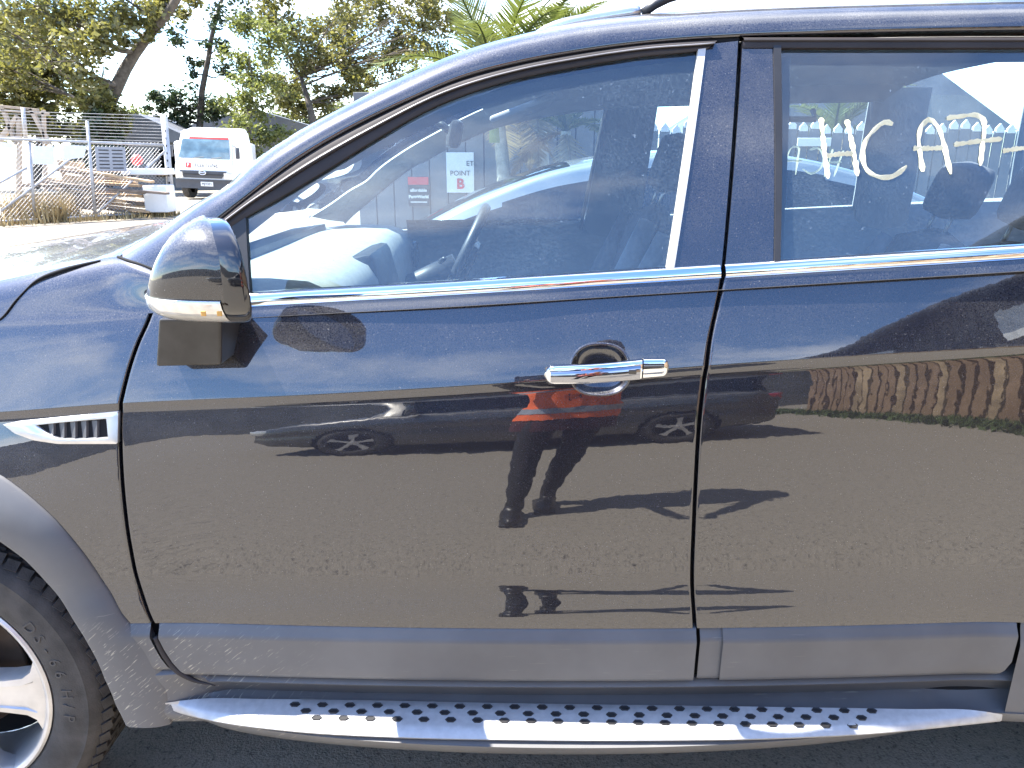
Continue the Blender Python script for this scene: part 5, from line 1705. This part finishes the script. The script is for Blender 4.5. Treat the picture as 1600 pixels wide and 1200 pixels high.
# ------------------------------------------------------------------ flat-deck truck
M['truck_white'] = plain('white_truck_paint', (.80, .80, .79), .25, 0, .02, coat=.6)
M['truck_grey'] = plain('dark_grey_bumper', (.06, .062, .07), .5, 0, .1)
M['red'] = plain('red_stripe', (.55, .03, .03), .4)
tb = ground_at(322, 312)
truck = empty('flat_deck_truck', tuple(tb), R(-6), 'white cab-over truck with dark grille and bumper facing the yard', 'truck')
truck.rotation_euler = (0, R(2.0), R(-4))
HW = .98
cabp = [(0.0, .52), (-.03, .95), (.0, 1.12), (.10, 1.32), (.36, 2.02), (.46, 2.16), (.75, 2.22), (1.55, 2.22), (1.62, 2.1), (1.62, .55)]
rows = []
for y, z in spline([(a, b) for a, b in cabp], 40):
    taper = HW - (.10 * max(0, (z - 1.1)) / 1.1)
    rows.append([(-taper, y + .05, z), (-taper + .04, y + .012, z), (-taper * .6, y - .02, z), (0, y - .03, z), (taper * .6, y - .02, z), (taper - .04, y + .012, z), (taper, y + .05, z)])
c = MB().grid(rows)
for s_ in (-1, 1):
    c.add([(s_ * (HW - .10 * max(0, z - 1.1) / 1.1), y + .05, z) for y, z in spline(cabp, 40)], [tuple(range(40))])
c.build('cab', M['truck_white'], truck, 30)
def tfront(x, z, off=.0):
    P = spline(cabp, 120)
    k = np.argmin(np.abs(P[:60, 1] - z))
    return (x, float(P[k, 0]) - .028 + .05 * (abs(x) / HW) ** 4 - off, z)
def tpatch(name, xa, xb, za, zb_, mat, off=.012, xa2=None, xb2=None, nz=8):
    rows = []
    for z in np.linspace(za, zb_, nz):
        t = (z - za) / (zb_ - za)
        l, r2 = xa + ((xa2 if xa2 is not None else xa) - xa) * t, xb + ((xb2 if xb2 is not None else xb) - xb) * t
        rows.append([tfront(x, z, off) for x in np.linspace(l, r2, 14)])
    return MB().grid(rows).build(name, mat, truck, True)
tpatch('windscreen', -.86, .86, 1.33, 1.93, plain('truck_glass', (.10, .16, .19), .05, 0, .3, 3, coat=1), .014, -.78, .78)
tpatch('sun_strip', -.55, .78, 1.93, 2.00, M['red'], .016)
tpatch('grille', -.66, .62, .70, .93, M['truck_grey'], .02, -.80, .80)
tpatch('grille_bar', -.64, .64, .80, .83, M['car_black'], .045)
tpatch('bumper', -.98, .98, .36, .66, M['truck_grey'], .06)
for s_ in (-1, 1):
    tpatch('headlight', s_ * .70 if s_ > 0 else -.96, .96 if s_ > 0 else -.70, .68, .88, M['lens'], .03)
    MB().box((s_ * 1.13, .12, 1.52), (.13, .09, .36), None, .03).build('door_mirror', M['truck_grey'], truck, 40)
    MB().tube([(s_ * .93, .25, 1.75), (s_ * 1.1, .14, 1.70)], .014, 6).build('mirror_arm', M['truck_grey'], truck)
    MB().add([(s_ * .956, .42, 1.30), (s_ * .955, 1.25, 1.30), (s_ * .905, 1.25, 1.95), (s_ * .905, .60, 1.95)], [(0, 1, 2, 3)]).build('side_window', M['glass_dark'], truck)
    w = MB().lathe([(.20, .02), (.22, -.01), (.36, -.02), (.38, .02), (.38, .2), (.2, .2)], (0, 0, 0), 32, axis='x').build('wheel', M['tyre'], truck, 40); w.location = (s_ * .92 - (.0 if s_ < 0 else .2), .62, .38)
    MB().lathe([(.20, .0), (.12, .03), (.06, -.02), (.01, -.02)], (0, 0, 0), 24, axis='x').build('wheel_hub', M['rim'], w)
    w = MB().lathe([(.20, .02), (.22, -.01), (.36, -.02), (.38, .02), (.38, .4), (.2, .4)], (0, 0, 0), 32, axis='x').build('wheel', M['tyre'], truck, 40); w.location = (s_ * .92 - (.0 if s_ < 0 else .4), 3.6, .38)
emb = MB().tube([Vector(tfront(.115 * math.cos(2 * math.pi * k / 24), .87 + .062 * math.sin(2 * math.pi * k / 24), .055)) for k in range(24)], .014, 6, closed=True).build('emblem_ring', M['chrome'], truck, True)
MB().tube([tfront(-.09, .875, .055), tfront(-.03, .87, .055), tfront(.03, .87, .055), tfront(.09, .875, .055)], .015, 6).build('emblem_bar', M['chrome'], truck, True)
def put_text(body, size, loc, rot, mat, parent, name='lettering', bold=0.0, ext=.003, align='CENTER'):
    me = text_mesh(body, size, ext, align, bold); me.materials.append(mat)
    o = link_mesh(name, me, None, parent); o.location = loc; o.rotation_euler = rot
    return o
put_text('FLEETLINE', .17, tfront(.13, 1.10, .035), (R(82), 0, 0), M['ink'], truck, bold=.002)
lg = MB().box(tfront(-.48, 1.10, .025), (.17, .012, .17), (R(-8), 0, 0), .0).build('logo_panel', M['red'], truck)
put_text('F', .15, tfront(-.48, 1.10, .045), (R(82), 0, 0), M['plate'], truck, bold=.004)
MB().box(tfront(.12, .51, .075), (.42, .015, .14), None, .004).build('number_plate', M['plate'], truck)
put_text('MJY371', .11, tfront(.12, .51, .085), (R(90), 0, 0), M['ink'], truck)
for s_ in (-.35, .25): MB().tube([tfront(s_, 1.33, .03), tfront(s_ + .35, 1.37, .03)], .008, 4).build('wiper', M['ink'], truck)
# deck and side boards behind the cab
MB().box((-.35, 3.4, .80), (2.5, 3.4, .16), None, .02).build('deck', M['wood_new'], truck)
MB().box((-.35, 1.78, 1.42), (2.4, .06, 1.5), None, .02).build('headboard', M['truck_white'], truck)
for k in range(3): MB().box((-1.60, 3.4, 1.02 + .18 * k), (.04, 3.3, .15), None, .01).build('side_board', M['wood' if k else 'wood_new'], truck)
MB().box((-1.0, 3.3, 1.45), (1.9, 2.8, .8), None, .1).build('covered_load', M['truck_white'], truck, 40)

# ------------------------------------------------------------------ wall with signs, palms, houses beyond
M['wall_dark'] = plain('dark_grey_painted_wall', (.15, .155, .165), .8, 0, .12, 2)
M['wall_mid'] = plain('grey_weatherboard', (.17, .175, .18), .8, 0, .1, 1)
WY = 8.6
x0, x1 = at(560, 300, WY).x, at(1010, 300, WY).x
wall = empty('boundary_wall', (x0, WY, 0), 0, 'dark grey boarded wall behind the silver car, with two signs', 'wall')
nb_ = 16
for k in range(nb_):
    w_ = (x1 - x0) / nb_
    MB().box(((k + .5) * w_, .0 + .006 * (k % 2), 1.06), (w_ - .012, .05, 2.12), None, .006).build('board', M['wall_dark'], wall)
MB().box(((x1 - x0) / 2, .05, 1.05), ((x1 - x0), .04, 2.05)).build('backing', M['void'], wall)
def wall_sign(pxa, pxb, label, mat):
    a, b_ = at(*pxa, WY - .05), at(*pxb, WY - .05)
    c = (a + b_) / 2
    root = empty('sign', tuple(c), 0, label, 'sign')
    MB().box((0, 0, 0), (abs(b_.x - a.x), .02, abs(a.z - b_.z)), None, .003).build('board', mat, root)
    return root, abs(b_.x - a.x), abs(a.z - b_.z)
s1, w_, h_ = wall_sign((697, 238), (741, 301), 'white sign with POINT and a large red letter B on the wall', M['sign_white'])
put_text('POINT', w_ * .25, (0, -.014, -h_ * .02), (R(90), 0, 0), M['ink'], s1)
put_text('ET', w_ * .25, (w_ * .36, -.014, h_ * .22), (R(90), 0, 0), M['ink'], s1)
put_text('B', w_ * .50, (-.0, -.014, -h_ * .29), (R(90), 0, 0), M['red'], s1, bold=.006)
s2, w_, h_ = wall_sign((637, 276), (671, 322), 'black sign with white lettering and red top on the wall', M['ink'])
MB().box((0, -.012, h_ * .36), (w_ * .98, .006, h_ * .26)).build('red_top', M['red'], s2)
put_text('affordable', w_ * .20, (0, -.014, h_ * .04), (R(90), 0, 0), M['plate'], s2, bold=.002)
put_text('PartsWorld', w_ * .20, (0, -.014, -h_ * .18), (R(90), 0, 0), M['plate'], s2, bold=.003)
MB().box((0, -.012, -h_ * .36), (w_ * .8, .004, h_ * .035)).build('white_rule', M['plate'], s2)
# paling fence to the right of the wall: every paling a part
fx0, fx1 = x1 + .1, 9.5
fence = empty('paling_fence', (fx0, WY + .3, 0), 0, 'dark paling fence with ragged pale tops beyond the silver car', 'fence')
rf = random.Random(9)
pal_me = MB().box((0, 0, .86), (.13, .025, 1.72), None, .004).mesh('paling'); pal_me.materials.append(M['wall_dark'])
cap_me = MB().prism([(-.05, 0), (.05, 0), (.05, .05), (0, .11), (-.05, .05)], -.02, .02).mesh('paling_top'); cap_me.materials.append(M['white_paint'])
k = 0; x = 0.0
while x < fx1 - fx0:
    o = bpy.data.objects.new('paling', pal_me); COL.objects.link(o); o.parent = fence; dz = rf.uniform(-.06, .04); o.location = (x, 0, dz)
    o2 = bpy.data.objects.new('paling_top', cap_me); COL.objects.link(o2); o2.parent = o; o2.location = (0, 0, 1.70)
    x += .145
MB().box(((fx1 - fx0) / 2, .03, 1.2), (fx1 - fx0, .04, .09)).build('rail', M['wood_dark'], fence)
tn = MB().box(at(1272, 222, WY + .2), (.42, .02, .10), None, .004).build('fence_plate', M['white_paint']); tag(tn, 'blank white plate fixed on top of the paling fence', 'plate')
def house(name, loc, w, d, hw, hr, mat, label, rz=0, roofm=None):
    root = empty(name, loc, rz, label, 'house')
    MB().box((0, 0, hw / 2), (w, d, hw)).build('wall', mat, root)
    g = MB(); g.prism([(-w / 2 - .3, hw - .05), (w / 2 + .3, hw - .05), (0, hw + hr)], -d / 2 - .3, d / 2 + .3); g.build('roof', roofm or M['iron_roof'], root)
    for sx in (-.25, .25):
        o = MB().box((sx * w, -d / 2 - .02, hw * .55), (1.2, .06, 1.1)).build('window', M['glass_dark'], root)
        MB().box((sx * w, -d / 2 - .05, hw * .55), (.05, .05, 1.1)).build('mullion', M['white_paint'], o)
    return root
hp_ = at(1250, 240, 17); house('gable_house', (hp_.x, 17, 0), 5.0, 6, 1.9, 1.7, M['wall_mid'], 'grey gabled house beyond the paling fence')
hp_ = at(212, 240, 33); house('gable_house', (hp_.x - .2, 36, 0), 4.2, 7, 2.0, 1.1, M['wall_mid'], 'grey gabled building behind the ivy-covered tree', .2)
hp_ = at(400, 240, 46); house('gable_house', (hp_.x, 48, 0), 11, 7, 2.4, 1.6, M['wall_mid'], 'low grey-roofed building behind the truck', .1)
hp_ = at(620, 240, 40); house('gable_house', (hp_.x, 52, 0), 12, 8, 2.6, 1.7, M['wall_mid'], 'long grey building behind the wide oak tree', -.1)

# ------------------------------------------------------------------ trees
def leaf_mat(name, c1, c2, trans=.45):
    m, nt, b, out = mat_new(name)
    L = nt.links
    oi = node(nt, 'ShaderNodeAttribute'); oi.attribute_name = 'tone'
    col = mixc(nt, oi.outputs['Fac'], c1, c2)
    d = node(nt, 'ShaderNodeBsdfDiffuse'); t = node(nt, 'ShaderNodeBsdfTranslucent'); g = node(nt, 'ShaderNodeBsdfGlossy', Roughness=.45)
    L.new(col, d.inputs['Color'])
    L.new(mixc(nt, .5, col, (c2[0] * 1.3, c2[1] * 1.35, c2[2] * .8)), t.inputs['Color'])
    m1 = node(nt, 'ShaderNodeMixShader'); m1.inputs[0].default_value = trans
    L.new(d.outputs[0], m1.inputs[1]); L.new(t.outputs[0], m1.inputs[2])
    m2 = node(nt, 'ShaderNodeMixShader'); m2.inputs[0].default_value = .05
    L.new(m1.outputs[0], m2.inputs[1]); L.new(g.outputs[0], m2.inputs[2])
    L.new(m2.outputs[0], out.inputs['Surface'])
    return m
M['leaf_olive'] = leaf_mat('olive_leaves', (.075, .080, .022), (.20, .185, .060), .5)
M['leaf_dark'] = leaf_mat('dark_ivy_leaves', (.014, .026, .010), (.045, .07, .022), .25)
M['leaf_green'] = leaf_mat('fresh_green_leaves', (.08, .10, .025), (.20, .215, .065), .5)
M['bark'] = plain('grey_brown_bark', (.09, .075, .06), .9, 0, .35, 6, .4)
def leaves_mesh(name, pts, size, r, mat, flat=.35):
    n = len(pts)
    P = np.asarray(pts)
    a = r.normal(size=(n, 3)); a[:, 2] *= .6; a /= np.linalg.norm(a, axis=1)[:, None]
    b = r.normal(size=(n, 3)); b -= (b * a).sum(1)[:, None] * a; b /= np.linalg.norm(b, axis=1)[:, None]
    s_ = size * .9 * (.55 + .9 * r.random(n))[:, None]
    V = np.stack([P - a * s_, P + b * s_ * .55, P + a * s_, P - b * s_ * .55], 1).reshape(-1, 3)
    me = bpy.data.meshes.new(name)
    me.vertices.add(4 * n); me.vertices.foreach_set('co', V.ravel())
    me.loops.add(4 * n); me.loops.foreach_set('vertex_index', np.arange(4 * n, dtype=np.int32))
    me.polygons.add(n); me.polygons.foreach_set('loop_start', np.arange(0, 4 * n, 4, dtype=np.int32))
    me.update(calc_edges=True)
    at_ = me.attributes.new('tone', 'FLOAT', 'FACE')
    at_.data.foreach_set('value', r.random(n).astype(np.float32))
    me.materials.append(mat)
    return me
def tree(name, label, Y, trunk, clumps, leaf, seed, size=.10, per=260, group='trees across the road', twig=3, r0=.22):
    r = np.random.default_rng(seed)
    base = at(*trunk[0], Y); base.z = 0
    root = empty(name, tuple(base), 0, label, 'tree', group)
    tp = [Vector((0, 0, -.1))] + [at(px, py, Y + dy) - base for (px, py), dy in zip(trunk, np.cumsum(np.r_[0, r.normal(0, .25, len(trunk) - 1)]))]
    tp = [tp[0]] + [p for p in tp[1:] if p.z > .1]
    tp = [Vector(q) for q in spline(tp, 14)] if len(tp) > 2 else tp
    mb = MB(); mb.tube(tp, [r0 * (1 - .65 * i / (len(tp) - 1)) for i in range(len(tp))], 9)
    trunk_o = mb.build('trunk', M['bark'], root, True)
    pts = []
    lm = MB()
    for (px, py, rad, *rest) in clumps:
        dens = rest[0] if rest else 1.0
        c = at(px, py, Y + r.normal(0, rad * .8)) - base
        # limb from the nearest lower trunk point
        j = int(np.argmin([(p - c).length + (2 if p.z > c.z else 0) for p in tp]))
        a = tp[j]
        mid = a.lerp(c, .5) + Vector(r.normal(0, rad * .18, 3)) - Vector((0, 0, rad * .12))
        lim = [Vector(q) for q in spline([a, mid, c], 8)]
        lr = max(.03, r0 * .32 * (1 - j / len(tp) * .5))
        lm.tube(lim, [lr * (1 - .8 * i / 7) for i in range(8)], 6, cap=False)
        nsub = max(4, int(9 * rad ** 1.2))
        for k in range(nsub):
            d = Vector(r.normal(0, 1, 3)); d.normalize()
            sc = c + Vector((d.x, d.y, d.z * .75)) * rad * (r.random() ** .45)
            k0 = lim[int(r.integers(3, 8))]
            lm.tube([k0, k0.lerp(sc, .5) + Vector(r.normal(0, .08, 3)), sc], [lr * .25, lr * .16, .008], 4, cap=False)
            q = int(.95 * per * dens * (.3 + 1.2 * r.random()) / nsub * max(1, rad))
            sr = rad * .32
            pts.append(np.asarray(sc)[None, :] + r.normal(0, 1, (q, 3)) * [sr * .55, sr * .55, sr * .42])
    limb = bpy.data.meshes.new('limbs'); limb.from_pydata(lm.v, [], lm.f)
    link_mesh('limbs', limb, M['bark'], root, True)['kind'] = 'stuff'
    P = np.concatenate(pts)
    link_mesh('crown', leaves_mesh('crown', P, size, r, M[leaf]), None, root)
    return root
tree('ivy_clad_tree', 'leaning tree with an ivy-dark trunk and long bare limb behind the gate', 30, [(165, 330), (163, 250), (166, 175), (185, 130), (200, 100), (228, 60), (262, 20), (300, -40)],
     [(160, 210, .9, 2), (150, 170, 1.0, 2), (175, 235, .7, 2), (135, 200, .8, 1.6), (178, 195, .6, 1.5), (150, 140, .8), (120, 95, 1.3), (60, 60, 1.5), (10, 40, 1.5), (20, 110, 1.2), (150, 40, 1.2), (230, 20, 1.1), (270, 5, .9), (205, 45, .7, .6), (100, 20, 1.4), (60, -10, 1.5), (170, -20, 1.4)], 'leaf_olive', 21, .11, 900, r0=.34)
tree('dense_tree', 'dense dark green tree behind the timber trestle', 34, [(60, 330), (62, 230), (58, 150), (50, 90)],
     [(30, 150, 1.6), (80, 140, 1.5), (120, 150, 1.0), (0, 110, 1.6), (60, 190, 1.4), (20, 200, 1.3), (110, 200, 1.1), (-40, 150, 1.8), (95, 110, 1.2), (40, 60, 1.6), (-30, 60, 1.8)], 'leaf_olive', 22, .12, 1000)
ivy = tree('ivy_bush', 'dark ivy thicket around the foot of the leaning tree', 28, [(160, 330), (160, 260), (158, 200)], [(160, 235, .75), (150, 205, .7), (172, 250, .6), (140, 245, .7), (178, 215, .5), (150, 178, .6), (185, 235, .45), (120, 240, .6)], 'leaf_dark', 23, .09, 1100, r0=.2)
tree('slender_tree', 'slender forked tree with sparse leaves standing behind the truck', 38, [(311, 320), (311, 230), (313, 180), (316, 140), (325, 95), (332, 50), (345, 5), (360, -40)],
     [(330, 20, .9, .5), (285, 55, .8, .5), (300, 100, .7, .4), (340, 70, .7, .5), (350, 110, .7, .6), (280, 150, 1.0, .9), (255, 165, .8, .9), (310, 170, 1.0, .9), (340, 165, 1.0, .9), (275, 185, .8), (240, 180, .6, .8), (370, 20, 1.0, .6)], 'leaf_dark', 24, .11, 620, r0=.20)
tree('roadside_tree', 'bushy green tree between the truck and the SUV windscreen pillar', 36, [(385, 320), (384, 250), (388, 200), (395, 130)],
     [(370, 200, 1.2), (400, 170, 1.2), (385, 130, 1.2), (355, 160, 1.0), (420, 130, 1.2), (390, 90, 1.2), (430, 210, 1.0), (365, 230, .8), (400, 235, .9), (420, 60, 1.1), (385, 45, 1.0)], 'leaf_green', 25, .10, 760, r0=.18)
tree('spreading_oak', 'wide spreading tree with open olive crown above the windscreen pillar', 40, [(492, 320), (492, 230), (489, 190), (482, 160), (470, 120)],
     [(440, 120, 1.5), (480, 90, 1.6), (530, 110, 1.6), (575, 90, 1.5), (620, 80, 1.5), (660, 70, 1.4), (690, 100, 1.0), (450, 60, 1.4), (510, 45, 1.6), (570, 40, 1.6), (640, 35, 1.5), (500, 150, 1.2), (555, 140, 1.1), (460, 170, 1.0), (690, 40, 1.0), (540, 5, 1.4), (600, -5, 1.5), (660, 0, 1.2), (430, 20, 1.2)], 'leaf_olive', 26, .115, 900, r0=.30)
tree('back_tree', 'pale leafy tree beyond the slender tree and the truck', 52, [(455, 320), (455, 240), (457, 180)],
     [(430, 190, 1.6), (470, 200, 1.5), (450, 150, 1.5), (500, 190, 1.4), (540, 180, 1.4), (590, 160, 1.5), (650, 130, 1.5)], 'leaf_green', 27, .14, 700, r0=.22)
tree('distant_tree', 'small pale tree far off between the ivy tree and slender tree', 60, [(205, 320), (205, 230), (207, 190)],
     [(200, 190, 1.3), (222, 185, 1.1), (190, 200, 1.0), (235, 200, 1.0)], 'leaf_green', 28, .15, 500, r0=.2)

# palms between the silver car and the wall
M['frond'] = leaf_mat('palm_leaflets', (.055, .085, .020), (.15, .17, .05), .3)
M['frond_dry'] = leaf_mat('dry_palm_leaflets', (.22, .16, .09), (.36, .28, .17), .2)
M['palm_trunk'] = plain('pale_ringed_palm_trunk', (.40, .37, .31), .8, 0, .25, 10, .3)
M['crownshaft'] = plain('smooth_green_crownshaft', (.20, .26, .07), .5, 0, .2, 6)
def palm(name, label, base, top, fronds, seed, shaft=True, ln=1.5, r0=.09):
    r = np.random.default_rng(seed)
    base, top = Vector(base), Vector(top)
    root = empty(name, tuple(base), 0, label, 'palm', 'palms beside the boundary wall')
    tp = top - base
    mid = tp * .5 + Vector((.10, 0, 0))
    MB().tube([Vector(q) for q in spline([(0, 0, -.05), tuple(mid), tuple(tp)], 16)], [r0 * (1.1 - .4 * i / 15 + .04 * (i % 2)) for i in range(16)], 10).build('trunk', M['palm_trunk'], root, True)
    if shaft: MB().tube([tp - Vector((0, 0, .45)), tp - Vector((0, 0, .2)), tp + Vector((0, 0, .12))], [r0 * .9, r0 * .85, r0 * .4], 10).build('crownshaft', M['crownshaft'], root, True)
    for k in range(fronds):
        az = 2 * math.pi * k / fronds + r.normal() * .25
        el = R(r.uniform(25, 80)); L_ = ln * r.uniform(.8, 1.15)
        dry = (k % 5 == 4)
        if dry: el = R(r.uniform(-40, 0))
        d = Vector((math.cos(az) * math.cos(el), math.sin(az) * math.cos(el), math.sin(el)))
        pts_ = []
        p = tp.copy(); v = d.copy()
        for i in range(15):
            pts_.append(p.copy()); p = p + v * (L_ / 14); v = (v + Vector((0, 0, -.075 - .02 * i / 7))).normalized()
        mb = MB(); mb.tube(pts_, [.016 * (1 - .85 * i / 14) for i in range(15)], 5)
        fr_ = mb.build('frond', M['frond_dry' if dry else 'frond'], root, True)
        lb = MB()
        for i in range(2, 60):
            t = i / 60 * 14
            j = min(int(t), 13); q = pts_[j].lerp(pts_[min(j + 1, 14)], t - j)
            tg = (pts_[min(j + 1, 14)] - pts_[j]).normalized()
            sd = tg.cross(Vector((0, 0, 1))); 
            if sd.length < .05: sd = Vector((1, 0, 0))
            sd.normalize()
            ll = .42 * L_ / 1.5 * math.sin(math.pi * (i / 60) ** .7 * .95 + .12)
            for s_ in (-1, 1):
                dirv = (sd * s_ * .75 + tg * .62 + Vector((0, 0, .10 + r.normal() * .08))).normalized()
                tip = q + dirv * ll + Vector((0, 0, -.10 * ll))
                wv = tg * .013
                lb.add([q - wv, q + wv, q.lerp(tip, .6) + wv * .7 , tip, q.lerp(tip, .6) - wv * .7], [(0, 1, 2, 3, 4)])
        me = bpy.data.meshes.new('leaflets'); me.from_pydata(lb.v, [], lb.f)
        at_ = me.attributes.new('tone', 'FLOAT', 'FACE'); at_.data.foreach_set('value', r.random(len(me.polygons)).astype(np.float32))
        link_mesh('leaflets', me, M['frond_dry' if dry else 'frond'], fr_)
    return root
def pb(px, py, Y): 
    p = at(px, py, Y); return (p.x, p.y, 0)
palm('palm_tree', 'tall palm with upright green fronds showing above the SUV roof', pb(770, 300, 7.0), at(775, 150, 7.0), 15, 31, True, 1.5, .085)
palm('palm_tree', 'leaning palm with pale trunk in front of the boarded wall', pb(852, 300, 6.6), at(884, 205, 6.6), 11, 32, False, .85, .07)
palm('palm_tree', 'palm with drooping fronds rising behind the paling fence', pb(1300, 300, 10.5), at(1302, 215, 10.5), 12, 33, True, 1.3, .08)
palm('palm_tree', 'bushy palm with dry hanging fronds beside the tall palm', pb(835, 300, 7.8), at(838, 130, 7.8), 13, 34, False, 1.2, .08)
